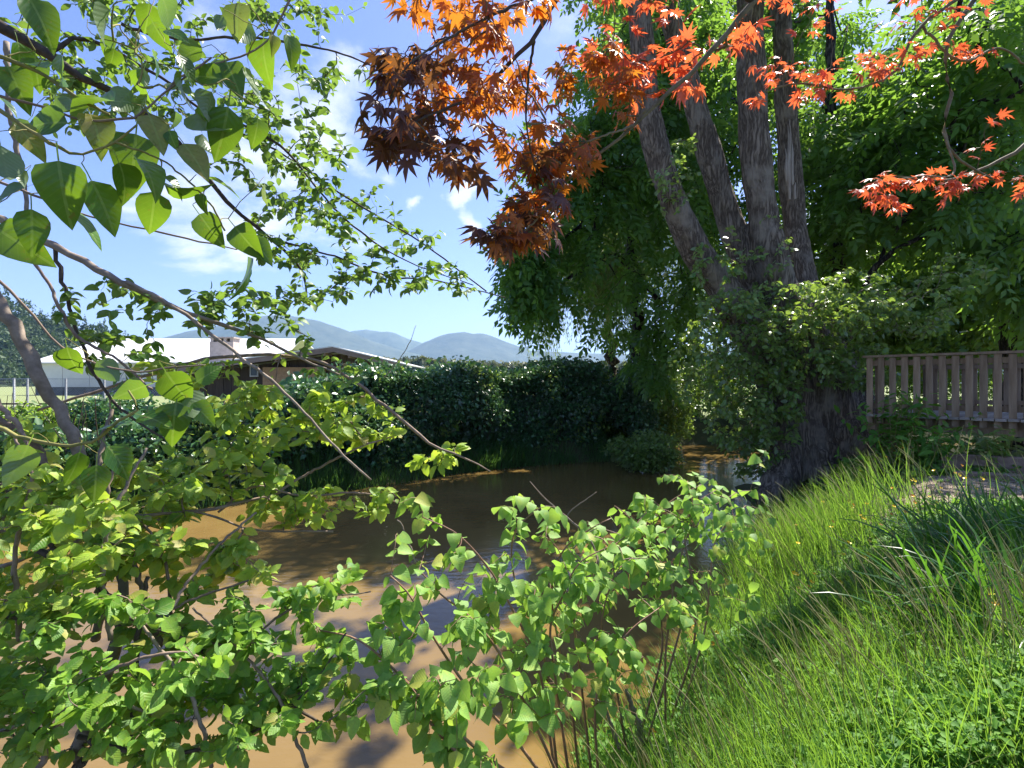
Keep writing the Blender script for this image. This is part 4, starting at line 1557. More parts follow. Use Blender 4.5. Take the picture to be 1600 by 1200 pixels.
# ------------------------------------------------------------------ the big many-stemmed tree
def big_tree():
    Y = 11.3
    t = thing('cottonwood_tree', (6.4, 11.3, 0.9), 'massive old tree with furrowed grey bark splitting into four leaning stems', 'tree')

    def q(px, py, Y_, wpx):
        return list(P(px, py, Y_)) + [wpx / 2 / F * Y_]
    stems = [
        [q(1300, 790, 11.3, 60), q(1270, 690, 11.3, 80), q(1232, 600, 11.2, 88), q(1178, 520, 11.1, 66), q(1130, 450, 11.0, 52), q(1090, 395, 10.9, 45), q(1060, 335, 10.8, 43), q(1036, 270, 10.8, 41), q(1018, 200, 10.8, 39), q(1007, 120, 10.8, 38), q(1000, 30, 10.8, 36), q(985, -90, 10.8, 34)],
        [q(1300, 780, 11.5, 60), q(1270, 640, 11.5, 84), q(1232, 540, 11.5, 76), q(1188, 460, 11.4, 48), q(1156, 390, 11.4, 41), q(1132, 320, 11.4, 39), q(1111, 250, 11.4, 38), q(1088, 170, 11.4, 36), q(1064, 90, 11.4, 35), q(1045, 10, 11.4, 32), q(1028, -90, 11.4, 32)],
        [q(1305, 780, 11.2, 64), q(1288, 640, 11.15, 88), q(1250, 530, 11.1, 74), q(1216, 440, 11.0, 54), q(1197, 360, 11.0, 47), q(1184, 280, 11.0, 46), q(1177, 200, 11.0, 45), q(1174, 110, 11.0, 43), q(1172, 20, 11.0, 40), q(1170, -90, 11.0, 42)],
        [q(1320, 780, 11.8, 60), q(1300, 640, 11.75, 92), q(1264, 520, 11.75, 76), q(1250, 430, 11.85, 44), q(1242, 350, 12.0, 36), q(1234, 260, 12.1, 35), q(1228, 160, 12.1, 32), q(1223, 60, 12.1, 30), q(1212, -90, 12.0, 28)],
        # buttresses and roots
        [q(1275, 600, 11.2, 60), q(1300, 670, 11.0, 76), q(1338, 720, 10.8, 74), q(1392, 775, 10.4, 40)],
        [q(1330, 600, 11.6, 40), q(1350, 660, 11.4, 58), q(1385, 720, 11.2, 52), q(1420, 775, 11.0, 30)],
        [q(1240, 600, 11.2, 50), q(1242, 670, 11.0, 56), q(1230, 730, 10.8, 54), q(1200, 790, 10.5, 30)],
        [q(1290, 560, 11.9, 70), q(1320, 640, 12.0, 90), q(1330, 720, 12.1, 90), q(1340, 790, 12.2, 50)],
        [q(1250, 640, 11.0, 50), q(1275, 700, 10.75, 50), q(1290, 750, 10.5, 40), q(1300, 800, 10.3, 20)],
    ]
    Vs, Ts, off = [], [], 0
    for i, st in enumerate(stems):
        s = smooth_line(st, 46)
        s[:, 3] *= 1 + 0.05 * np.sin(np.arange(46) * 0.9 + i)
        V, T = tubes(s[None, :, :3], s[None, :, 3], 16)
        c0, c1 = len(V), len(V) + 1
        V = np.vstack([V, s[0, :3], s[-1, :3]])
        cap = [(c0, j, (j + 1) % 16) for j in range(16)] + [(c1, 45 * 16 + (j + 1) % 16, 45 * 16 + j) for j in range(16)]
        T = np.vstack([T, np.array(cap)])
        Vs.append(V)
        Ts.append(T + off)
        off += len(V)
    me = mesh_from('trunk', np.concatenate(Vs), tris=np.concatenate(Ts), mat=M['bark'])
    tmp = bpy.data.objects.new('trunk_raw', me)
    COL.objects.link(tmp)
    md = tmp.modifiers.new('r', 'REMESH')
    md.mode = 'VOXEL'
    md.voxel_size = 0.035
    md2 = tmp.modifiers.new('s', 'SMOOTH')
    md2.iterations = 3
    dg = bpy.context.evaluated_depsgraph_get()
    me2 = bpy.data.meshes.new_from_object(tmp.evaluated_get(dg))
    bpy.data.objects.remove(tmp)
    n = len(me2.vertices)
    co = np.empty(n * 3, np.float32)
    me2.vertices.foreach_get('co', co)
    co = co.reshape(-1, 3).astype(float)
    nm = np.empty(n * 3, np.float32)
    me2.vertices.foreach_get('normal', nm)
    nm = nm.reshape(-1, 3)
    dsp = np.empty(n)
    nz = mnoise.noise
    for i in range(n):
        x, y, z = co[i]
        w = nz(Vector((x * 1.2, y * 1.2, z * 0.8))) * 0.5
        a = 1 - abs(nz(Vector((x * 7.5 + w, y * 7.5, z * 1.1 + w)))) * 2.2
        b = nz(Vector((x * 1.9, y * 1.9, z * 1.1)))
        c = 1 - abs(nz(Vector((x * 12, y * 12 + w, z * 1.8)))) * 2
        low = max(0.0, min(1.0, (4.5 - z) / 2.5))
        dsp[i] = a * (0.012 + 0.022 * low) + b * (0.02 + 0.09 * low) + c * 0.014 - 0.02
    co += nm * dsp[:, None]
    me2.vertices.foreach_set('co', co.astype(np.float32).ravel())
    me2.polygons.foreach_set('use_smooth', np.ones(len(me2.polygons), bool))
    me2.update()
    me2.materials.clear()
    me2.materials.append(M['bark'])
    link('trunk', me2, t)
    # broken, pale torn wood on the rear stem
    Vs, Ts, off = [], [], 0
    for (a, b_, c_, w0) in ((1232, 312, 196, 7), (1237, 300, 214, 6), (1228, 290, 232, 5), (1241, 330, 262, 5), (1234, 262, 186, 4)):
        pts = [q(a + 2, b_, 11.86, w0 * .5), q(a, b_ - (b_ - c_) * .4, 11.84, w0), q(a + 1, b_ - (b_ - c_) * .75, 11.86, w0 * .55), q(a - 1, c_, 11.88, .8)]
        sm_ = smooth_line(pts, 12)
        V, T = tubes(sm_[None, :, :3], np.maximum(sm_[None, :, 3], .002), 5)
        Vs.append(V)
        Ts.append(T + off)
        off += len(V)
    o = link('torn_stub', mesh_from('torn_stub', np.concatenate(Vs), tris=np.concatenate(Ts), mat=M['deadwood']), t, 'stuff')
    o['label'] = 'pale splintered stub on the rear stem'
    # crown above and thin sprays between the stems
    seeds = np.concatenate([smooth_line(s, 20)[8:, :3] for s in stems[:4]])
    tips = tips_in([(1010, -60, 160, 60, 9.5, 14, 22), (1150, -70, 120, 50, 9.5, 14, 18), (1110, 90, 50, 80, 12, 14, 14), (1240, 60, 60, 90, 12, 14, 20)], 3)
    ch, load = grow_twigs(seeds, tips, 6, 0.12, 0.05, 4)
    twig_obj(t, ch, load, 0.006, M['twig_dark'], 4, 0.5, 'branches')
    pos, Rm = leaves_on(ch, 7, 3, 0.2, jitpos=0.05)
    rr = np.random.RandomState(3)
    scatter('crown', CL, pos, Rm, rr.uniform(0.3, 0.5, len(pos)), M['walnut'], t, seed=3)
    # epicormic shoots: pale leaves round the fork and the trunk
    tips = tips_in([(1240, 480, 90, 40, 9.2, 10.8, 110), (1330, 470, 80, 50, 9.0, 10.6, 110), (1150, 520, 70, 70, 9.6, 11.0, 110), (1420, 490, 70, 40, 8.8, 10.2, 60), (1180, 600, 80, 60, 9.8, 11.4, 130),
                    (1250, 560, 80, 50, 9.8, 10.7, 90), (1090, 580, 40, 70, 10.5, 11.5, 60), (1160, 660, 60, 50, 10.5, 12, 130), (1215, 640, 40, 60, 9.8, 10.7, 60), (1300, 520, 110, 60, 9.4, 10.6, 80), (1370, 590, 40, 40, 9.6, 10.4, 30), (1200, 540, 60, 50, 9.8, 10.8, 50), (1330, 560, 60, 50, 9.6, 10.8, 90), (1060, 300, 40, 60, 9.6, 10.6, 22),
                    (1075, 225, 14, 20, 10, 10.6, 6), (1170, 390, 80, 50, 10, 10.7, 26), (1190, 700, 50, 30, 10.4, 11.5, 50), (1180, 735, 40, 14, 10.8, 12, 30), (1500, 440, 60, 50, 9, 10.5, 20), (1120, 440, 60, 40, 10, 11, 24)], 9)
    sd = np.concatenate([smooth_line(s, 40)[:28:2, :3] for s in stems[:4]])
    ch, load = grow_twigs(sd, tips, 6, 0.16, 0.1, 7)
    twig_obj(t, ch, load, 0.0026, M['twig'], 4, 0.5, 'shoots')
    pos, Rm = leaves_on(ch, 9, 4, 0.3, 0.9, 0.5, 0.35, ujit=0.7, jitpos=0.03)
    tm = [leaf_template(prof_alder, 3, 0.62, 0.3, 0.25, 0.15, seed=s) for s in range(3)]
    rr = np.random.RandomState(2)
    place_leaves(t, tm, pos, Rm, rr.uniform(0.07, 0.135, len(pos)), M['shoot'], 300, seed=3)


big_tree()
print('big tree', time.time() - T00)


# ------------------------------------------------------------------ wooden bridge with its railings
def bridge():
    A = np.array([8.90, 6.45])
    B = np.array([6.2, 9.5])
    d = (B - A) / np.linalg.norm(B - A)
    nrm = np.array([d[1], -d[0]])
    nrm = nrm if nrm[0] > 0 else -nrm
    L = np.linalg.norm(B - A)
    dz = 1.98
    W = 3.9
    ax = np.array([[d[0], d[1], 0], [nrm[0], nrm[1], 0], [0, 0, 1]])
    t = thing('wooden_bridge', (A[0], A[1], dz), 'weathered wooden footbridge with upright picket railings right of the big tree', 'bridge')

    def W3(s, w, z):
        p = A + d * s + nrm * w
        return np.array([p[0], p[1], z])
    # deck planks run across the span
    pw = 0.14
    n = int((L + 0.1) / pw)
    pm = boxes_mesh('deck_plank', [((0, 0, 0), (pw / 2 - 0.006, W / 2 + 0.12, 0.019), ax)], M['deck_top'])
    rr = np.random.RandomState(4)
    for i in range(n):
        o = link('deck_plank', pm, None)
        o.parent = t
        o.location = Vector(W3(pw * (i + 0.5), W / 2, dz - 0.019 + rr.uniform(-.003, .003))) - t.location
    for w in (0.12, W / 2, W - 0.12):
        box_obj('joist', W3(L / 2, w, dz - 0.155), (L / 2, 0.045, 0.115), M['deck'], t, ax)
    # pickets on both railings, with top rails and caps
    ph = 1.12
    pk = boxes_mesh('picket', [((0, 0, 0), (0.045, 0.019, ph / 2), ax)], M['deck'])
    for side, w in ((0, -0.03), (1, W + 0.03)):
        m = int(L / 0.167)
        for i in range(m + 1):
            s = L - 0.05 - i * 0.167
            o = link('picket', pk, None)
            o.parent = t
            o.location = Vector(W3(s, w, dz + 0.97 - ph / 2 + rr.uniform(-.006, .006))) - t.location
            o.rotation_euler = (0, 0, rr.uniform(-.04, .04))
        iw = w + (0.058 if side == 0 else -0.058)
        box_obj('rail', W3(L / 2, iw, dz + 0.88), (L / 2, 0.018, 0.044), M['deck'], t, ax)
        box_obj('rail', W3(L / 2, iw, dz + 0.14), (L / 2, 0.018, 0.044), M['deck'], t, ax)
        box_obj('handrail', W3(L / 2, w + (0.03 if side == 0 else -0.03), dz + 0.995), (L / 2 + 0.05, 0.075, 0.019), M['deck'], t, ax)
        for s in (0.15, L / 2, L - 0.15):
            box_obj('post', W3(s, iw + (0.066 if side == 0 else -0.066), dz + 0.3), (0.044, 0.044, 0.67), M['deck'], t, ax)
    # piles into the bank
    for s in (0.3, L - 0.3):
        for w in (0.3, W - 0.3):
            box_obj('pile', W3(s, w, 0.8), (0.07, 0.07, 0.95), M['deck'], t, ax)


bridge()


def timbers():
    for k, (a, b, lab) in enumerate((((1470, 717, 8.1), (1640, 716, 7.5), 'weathered square timber edging below the railing, nearer the bridge'),
                                     ((1490, 745, 7.55), (1660, 745, 7.05), 'weathered square timber edging nearer the bare path'))):
        p, q = P(*a), P(*b)
        c = (p + q) / 2
        dd = (q - p)
        L = np.linalg.norm(dd[:2])
        dd = np.array([dd[0], dd[1], 0]) / L
        A = np.array([dd, [-dd[1], dd[0], 0], [0, 0, 1]])
        g = ground_z(np.array([c[0]]), np.array([c[1]]))[0]
        me = boxes_mesh('timber', [((0, 0, 0), (L / 2, 0.075, (c[2] - g) / 2 + 0.04), A)], M['timber'])
        o = link('landscape_timber', me)
        o.location = (c[0], c[1], (c[2] + g) / 2)
        md = o.modifiers.new('b', 'BEVEL')
        md.width = 0.012
        tag(o, lab, 'timber', 'timber edging')


timbers()


# ------------------------------------------------------------------ leafy plant in front of the railing, grass, herbs, flowers
NEAR_LANCE = [leaf_template(prof_lance, 4, 0.36, 0.25, 0.45, 0.05, seed=s) for s in range(4)]


def leafy_plant(c, h, n_st, label, seed, group=None, mat='herb', ls=(0.13, 0.22)):
    rr = np.random.RandomState(seed)
    g = gz(c[0], c[1])
    t = thing('leafy_plant', (c[0], c[1], g), label, 'plant', group)
    k = np.linspace(0, 1, 6)[None, :, None]
    b = np.array([c[0], c[1], g]) + rr.normal(0, 0.12, (n_st, 3)) * np.array([1, 1, 0])
    e = b + np.concatenate([rr.normal(0, 0.28 * h, (n_st, 2)), rr.uniform(0.6, 1.0, (n_st, 1)) * h], 1)
    ch = b[:, None] * (1 - k) + e[:, None] * k
    ch[:, :, :2] += ((k ** 2)[..., 0] * 0.0)[..., None]
    V, T = tubes(ch, np.linspace(0.006, 0.003, 6)[None] * np.ones((n_st, 1)), 5)
    link('stems', mesh_from('stems', V, tris=T, mat=M['twig_green'], smooth=True), t, 'stuff')
    pos, Rm = leaves_on(ch, 11, seed, 0.2, 1.0, 0.25, 0.15, ujit=0.5, jitpos=0.01)
    place_leaves(t, NEAR_LANCE, pos, Rm, rr.uniform(ls[0], ls[1], len(pos)), M[mat], 300, seed=seed)


c = P(1400, 690, 8.9)
leafy_plant((c[0], c[1]), 1.2, 34, 'bushy bright green leafy plant standing before the left end of the railing', 1)
c = P(1455, 700, 8.3)
leafy_plant((c[0], c[1]), 0.75, 22, 'low leafy plant below the wooden railing beside the taller bushy one', 2)
c = P(1545, 690, 8.0)
leafy_plant((c[0], c[1]), 0.6, 22, 'low grey-green leafy plant under the deck edge near the timbers', 3, mat='shoot')
c = P(1350, 720, 8.9)
leafy_plant((c[0], c[1]), 0.5, 12, 'small leafy plant at the foot of the big trunk', 4)


def right_bank():
    rr = np.random.RandomState(51)

    def samp(n, y0, y1, pw, x0=905, x1=1720):
        u = rr.rand(n)
        Y = (y0 ** (1 - pw) + u * (y1 ** (1 - pw) - y0 ** (1 - pw))) ** (1 / (1 - pw))
        px = rr.uniform(x0, x1, n)
        x = (px - 800) / F * Y
        d = stream_dist(x, Y)
        return x, Y, d

    def path_mask(x, y):
        u = (x - 3.4) / 9.5
        return (np.abs(y - (6.85 - 0.6 * u)) < 0.9 * np.minimum(1, np.maximum(u, 0) * 6)) & (u > 0)
    # short and medium grass
    x, y, d = samp(2600, 1.7, 12, 1.15)
    tid = rr.randint(0, len(x), 60000)
    off = rr.normal(0, 1, (60000, 2)) * (0.05 + 0.012 * y[tid])[:, None]
    tl = rr.normal(0, 0.3, (len(x), 2))[tid]
    x, y = x[tid] + off[:, 0], y[tid] + off[:, 1]
    rad = nrmz(off) * 0.5 + tl
    th_ = rr.uniform(0.65, 1.35, 2600)[tid]
    d = stream_dist(x, y)
    k = y > 1.6
    x, y, d, rad, th_ = x[k], y[k], d[k], rad[k], th_[k]
    k = (d > 0.02) & (~path_mask(x, y) | (rr.rand(len(x)) < 0.07)) & ((vnoise(x * 1.3, y, 2.9) < 0.35) | (rr.rand(len(x)) < 0.4))
    x, y, d, rad, th_ = x[k], y[k], d[k], rad[k], th_[k]
    n = len(x)
    pos = np.stack([x, y, ground_z(x, y) - 0.01], 1)
    patch = vnoise(x, y, 1.7)
    h = rr.uniform(0.15, 0.34, n) * (1 + 0.35 * patch) * th_
    h = np.where(y > 6, h * 0.8, h) * (1 - 0.7 * smoothstep(3.0, 3.8, x) * smoothstep(4.4, 5.4, y))
    h = h * np.where(vnoise(x * 1.3, y, 2.9) > 0.5, 0.45, 1.0)
    near = y < 5.5
    z_ = nrmz(np.concatenate([rad * 0.5 + rr.normal(0, .18, (n, 2)) + np.array([-0.12, -0.03]), np.ones((n, 1))], 1))
    x_ = np.concatenate([rad + rr.normal(0, .3, (n, 2)) + np.array([-0.15, 0]), np.zeros((n, 1))], 1)
    y_ = nrmz(np.cross(z_, x_))
    fr = np.stack([np.cross(y_, z_), y_, z_], axis=-1)
    o = scatter('grass', BL, pos[near], fr[near], np.clip(h[near], .08, .6), M['grass'], seed=6)
    o['label'] = 'bright green grass covering the near bank'
    o['category'] = 'grass'
    o = scatter('grass', BLF, pos[~near], fr[~near], np.clip(h[~near], .08, .6), M['grass'], seed=7)
    o['label'] = 'sunlit grass between the path and the old tree'
    o['category'] = 'grass'
    # long fine grass along the edge of the bank, leaning to the water
    fine = blade_templates(5, 6, 9, 0.8, 0.011)
    x, y, d = samp(17000, 1.8, 10.5, 1.2, 900, 1720)
    k = (d > 0.0) & ((d < 1.6) | (rr.rand(len(x)) < 0.35)) & ~path_mask(x, y) & ~((x > 3.4) & (y > 4.4))
    x, y = x[k], y[k]
    n = len(x)
    pos = np.stack([x, y, ground_z(x, y) - 0.01], 1)
    o = scatter('long_grass', fine, pos, blade_frames(n, rr, (-0.3, 0.0), 0.4), rr.uniform(0.3, 0.7, n), M['grass'], seed=8)
    o['label'] = 'long thin grass leaning towards the muddy water'
    o['category'] = 'grass'
    # tussock glowing in the sun at the top of the bank
    c = P(1255, 830, 6.3)
    n = 2600
    a = rr.normal(0, 1, (n, 2)) * np.array([0.55, 0.4])
    x, y = c[0] + a[:, 0] + 0.1, 6.6 + a[:, 1]
    kk = stream_dist(x, y) > 0.05
    x, y = x[kk], y[kk]
    n = len(x)
    pos = np.stack([x, y, ground_z(x, y)], 1)
    t = thing('grass_tussock', (c[0], 6.6, gz(c[0], 6.6)), 'tall pale feathery grass tussock leaning left above the bank edge', 'grass')
    me = scatter('blades', fine, pos, blade_frames(n, rr, (-0.55, 0.05), 0.28), rr.uniform(0.45, 0.95, n), M['grass'], t, seed=9)
    seedheads(t, pos[rr.choice(n, 130, replace=False)], rr, 0.7, 1.0, (-0.5, 0.05))
    # loose flowering stalks on the near bank
    x, y, d = samp(900, 2.2, 8, 1.3, 980, 1650)
    k = (d > 0.1) & ~path_mask(x, y)
    x, y = x[k], y[k]
    o = seedheads(None, np.stack([x, y, ground_z(x, y)], 1), rr, 0.45, 0.85, (-0.4, 0.05))
    o['label'] = 'thin pale flowering grass stalks scattered over the near bank'
    o['category'] = 'grass'
    # low broad-leaved ground cover
    herb = []
    for s in range(4):
        r2 = np.random.RandomState(s)
        V, T, U = [], [], []
        for q in range(6):
            a = r2.uniform(0, 6.28)
            dd = nrmz(np.array([math.cos(a), math.sin(a), r2.uniform(0.1, 0.8)]))
            sd = nrmz(np.cross(dd, [0, 0, 1.0]))
            p = dd * r2.uniform(0.15, 0.5)
            L = r2.uniform(0.35, 0.6)
            k_ = len(V)
            V += [p, p + dd * L * .5 + sd * L * .33 + [0, 0, .05], p + dd * L + [0, 0, -.1], p + dd * L * .5 - sd * L * .33 + [0, 0, .05]]
            U += [(0, 0), (.5, .3), (1, 0), (.5, -.3)]
            T += [(k_, k_ + 1, k_ + 2), (k_, k_ + 2, k_ + 3)]
        herb.append((np.array(V), np.array(T), np.array(U, float)))
    x, y, d = samp(42000, 1.8, 12, 1.15)
    k = (d > 0.0) & ((vnoise(x * 1.3, y, 2.9) > 0.3) | (rr.rand(len(x)) < 0.35)) & (~path_mask(x, y) | (rr.rand(len(x)) < 0.05))
    x, y = x[k], y[k]
    n = len(x)
    pos = np.stack([x, y, ground_z(x, y) + rr.uniform(0.0, 0.3, n) * (1 - 0.8 * smoothstep(4, 5.5, y))], 1)
    a = rr.uniform(0, 6.28, n)
    fr = frames(np.stack([np.cos(a), np.sin(a), rr.normal(0, .3, n)], 1), rr.normal(0, 0.25, (n, 3)) + np.array([0, -0.15, 1.0]))
    o = scatter('ground_cover', herb, pos, fr, rr.uniform(0.05, 0.16, n) * (0.55 + 0.45 * smoothstep(2, 4.5, y)), M['herb'], seed=10)
    o['label'] = 'low broad-leaved herbs growing through the grass'
    o['category'] = 'ground cover'
    # leaf litter and twigs on the bare path
    n = 4200
    u = rr.rand(n)
    x = 3.6 + u * 7
    y = 6.85 - 0.45 * u + rr.uniform(-1.0, 1.0, n)
    pos = np.stack([x, y, ground_z(x, y) + 0.022], 1)
    a = rr.uniform(0, 6.28, n)
    strewn = [leaf_template(prof_lance, 2, 0.3, 0.2, 0.3, 0, seed=s) for s in range(3)]
    o = scatter('litter', strewn, pos, frames(np.stack([np.cos(a), np.sin(a), 0 * a], 1), rr.normal(0, .3, (n, 3)) + np.array([0, 0, 1.0])), rr.uniform(0.04, 0.12, n), M['litter'], seed=12)
    o['label'] = 'dry leaves and bits of twig scattered on the bare path'
    o['category'] = 'litter'


def seedheads(root, pos, rr, h0, h1, lean):
    n = len(pos)
    k = 7
    u = np.linspace(0, 1, k)[None, :, None]
    h = rr.uniform(h0, h1, (n, 1, 1))
    b = pos[:, None, :]
    top = np.concatenate([rr.normal(lean[0] * 0.5, 0.14, (n, 1, 1)), rr.normal(lean[1] * 0.5, 0.14, (n, 1, 1)), np.ones((n, 1, 1))], 2) * h
    ch = b + top * u * np.array([1, 1, 0]) * u + np.array([0, 0, 1.0]) * u * h * (1 - 0.15 * u)
    rad = np.array([.0016, .0015, .0014, .0013, .003, .0032, .0008])[None] * np.ones((n, 1))
    V, T = tubes(ch, rad, 3)
    o = link('seed_stalks', mesh_from('seed_stalks', V, tris=T, mat=M['straw']), root, 'stuff')
    return o


M['straw'] = leaf_mat('seed_stalk', (0.24, 0.24, 0.1), (0.42, 0.38, 0.2), rough=0.6, trans=0.3, tcol=(0.6, 0.6, 0.25), veins=False)
M['litter'] = solid_mat('dry_leaf_litter', (0.22, 0.15, 0.08), (0.5, 0.4, 0.27), scale=20, rough=0.8)
right_bank()
print('bank', time.time() - T00)


def broad_grass():
    """dark arching reed grass at the right edge, close to the lens side of the bank"""
    rr = np.random.RandomState(61)
    tm = blade_templates(7, 6, 5, 0.95, 0.03)
    for k, (px, py, Y, n, lab) in enumerate(((1560, 960, 2.9, 120, 'dark green clump of broad arching grass at the right edge, the nearest one'),
                                             (1620, 890, 3.7, 130, 'dark broad-bladed grass clump behind the nearest one at the right edge'),
                                             (1510, 900, 3.9, 70, 'dark broad-bladed grass clump standing left of its two neighbours'),
                                             (1230, 950, 4.6, 110, 'upright dark green sedge tuft in the middle of the near bank'))):
        x = (px - 800) / F * Y
        g = gz(x, Y)
        t = thing('grass_clump', (x, Y, g), lab, 'grass', 'broad-bladed grass clumps')
        sp_ = 0.14 if k < 3 else 0.11
        b = np.stack([x + rr.normal(0, sp_, n), Y + rr.normal(0, sp_, n), np.full(n, g - .02)], 1)
        fr = blade_frames(n, rr, (-0.5 if k < 3 else 0.0, 0), 0.38 if k < 3 else 0.12)
        sc_ = rr.uniform(0.55, 1.05, n) if k < 3 else rr.uniform(0.3, 0.5, n)
        place_leaves(t, tm if k < 3 else blade_templates(5, 4, 8, 0.3, 0.02), b, fr, sc_, M['darkgrass'] if k < 3 else M['sedge'], 300, part='blade', seed=k)


broad_grass()


def buttercups():
    rr = np.random.RandomState(71)
    spots = []
    for (cx, cy_, rx, ry, Y0, Y1, n) in ((1440, 850, 90, 16, 5.0, 5.6, 16), (1270, 905, 40, 12, 4.4, 5.0, 10), (1300, 800, 80, 30, 5.2, 6.8, 14), (1340, 870, 60, 20, 4.6, 5.4, 8), (1400, 715, 60, 20, 8.2, 9.3, 16),
                                         (1120, 990, 40, 20, 3.9, 4.6, 4), (1450, 800, 60, 20, 5.8, 6.4, 10), (1570, 1062, 30, 30, 2.6, 3.0, 3), (1480, 970, 60, 40, 3.4, 4.2, 3), (1050, 1130, 30, 10, 3.0, 3.3, 1)):
        for _ in range(n):
            Y = rr.uniform(Y0, Y1)
            where = ('at the foot of the big trunk' if Y > 8 else 'in the sunlit grass beyond the dark grass clumps' if cx > 1420 and Y > 5 else 'beside the pale grass tussock' if 1290 <= cx <= 1420 and Y > 4.5 else
                     'at the edge of the bank near the knotweed' if cx < 1200 else 'among the dark grass clumps at the right edge' if cx > 1460 else 'above the upright sedge tuft')
            spots.append(((cx + rr.uniform(-rx, rx)), cy_ + rr.uniform(-ry, ry), Y, where))
    for m, (mname, lab) in enumerate((('petal', 'small yellow buttercup '), ('hips', 'small orange-yellow bloom '))):
        V, Fc = [], []
        for k in range(5):
            a = k * 2 * math.pi / 5
            c_, s_ = math.cos(a), math.sin(a)
            b = len(V)
            for (r, w, z) in ((0.0015, 0, 0), (0.009, 0.0065, 0.002), (0.0155, 0.005, 0.006), (0.0155, -0.005, 0.006), (0.009, -0.0065, 0.002)):
                V.append((r * c_ - w * s_, r * s_ + w * c_, z))
            Fc.append(tuple(b + i for i in range(5)))
        heads = mesh_from('petals', np.array(V), faces=Fc, mat=M[mname])
        eye = mesh_from('flower_eye', *(lambda: (np.array([(0.004 * math.cos(i * 1.05), 0.004 * math.sin(i * 1.05), 0.001) for i in range(6)] + [(0, 0, 0.005)]), [(i, (i + 1) % 6, 6) for i in range(6)]))(), mat=M['hips'])
        for i, (px, py, Y, where) in enumerate(spots):
            if (i % 3 == 0) != (m == 1):
                continue
            p = P(px, py, Y)
            g = gz(p[0], p[1])
            if stream_dist([p[0]], [p[1]])[0] < 0.05:
                continue
            hh = float(np.clip(p[2] - g, 0.34, 0.6))
            t = thing('buttercup', (p[0], p[1], g), lab + where, 'flower', ('yellow buttercups ' if m == 0 else 'orange-yellow blooms ') + where)
            stx = rr.normal(0, 0.04, 2)
            me, _ = limb_mesh('stalk', [(0, 0, 0, .0012), (stx[0] * .3, stx[1] * .3, hh * .5, .001), (stx[0], stx[1], hh, .0009)], M['twig_green'], 4, 5)
            o = bpy.data.objects.new('stalk', me)
            COL.objects.link(o)
            o.parent = t
            sz = rr.uniform(0.9, 1.5)
            for me_, nm in ((heads, 'petals'), (eye, 'flower_eye')):
                o = bpy.data.objects.new(nm, me_)
                COL.objects.link(o)
                o.parent = t
                o.location = (stx[0], stx[1], hh)
                o.rotation_euler = (rr.uniform(-.1, .9), rr.uniform(-.5, .5), 0)
                o.scale = (sz, sz, sz)


buttercups()


# ------------------------------------------------------------------ knotweed in front of the water
KN = [leaf_template(prof_knot, 6, 0.74 + 0.03 * s, 0.05 + 0.055 * s, 0.12 + 0.09 * ((s * 3) % 7), 0.16, seed=s) for s in range(7)]


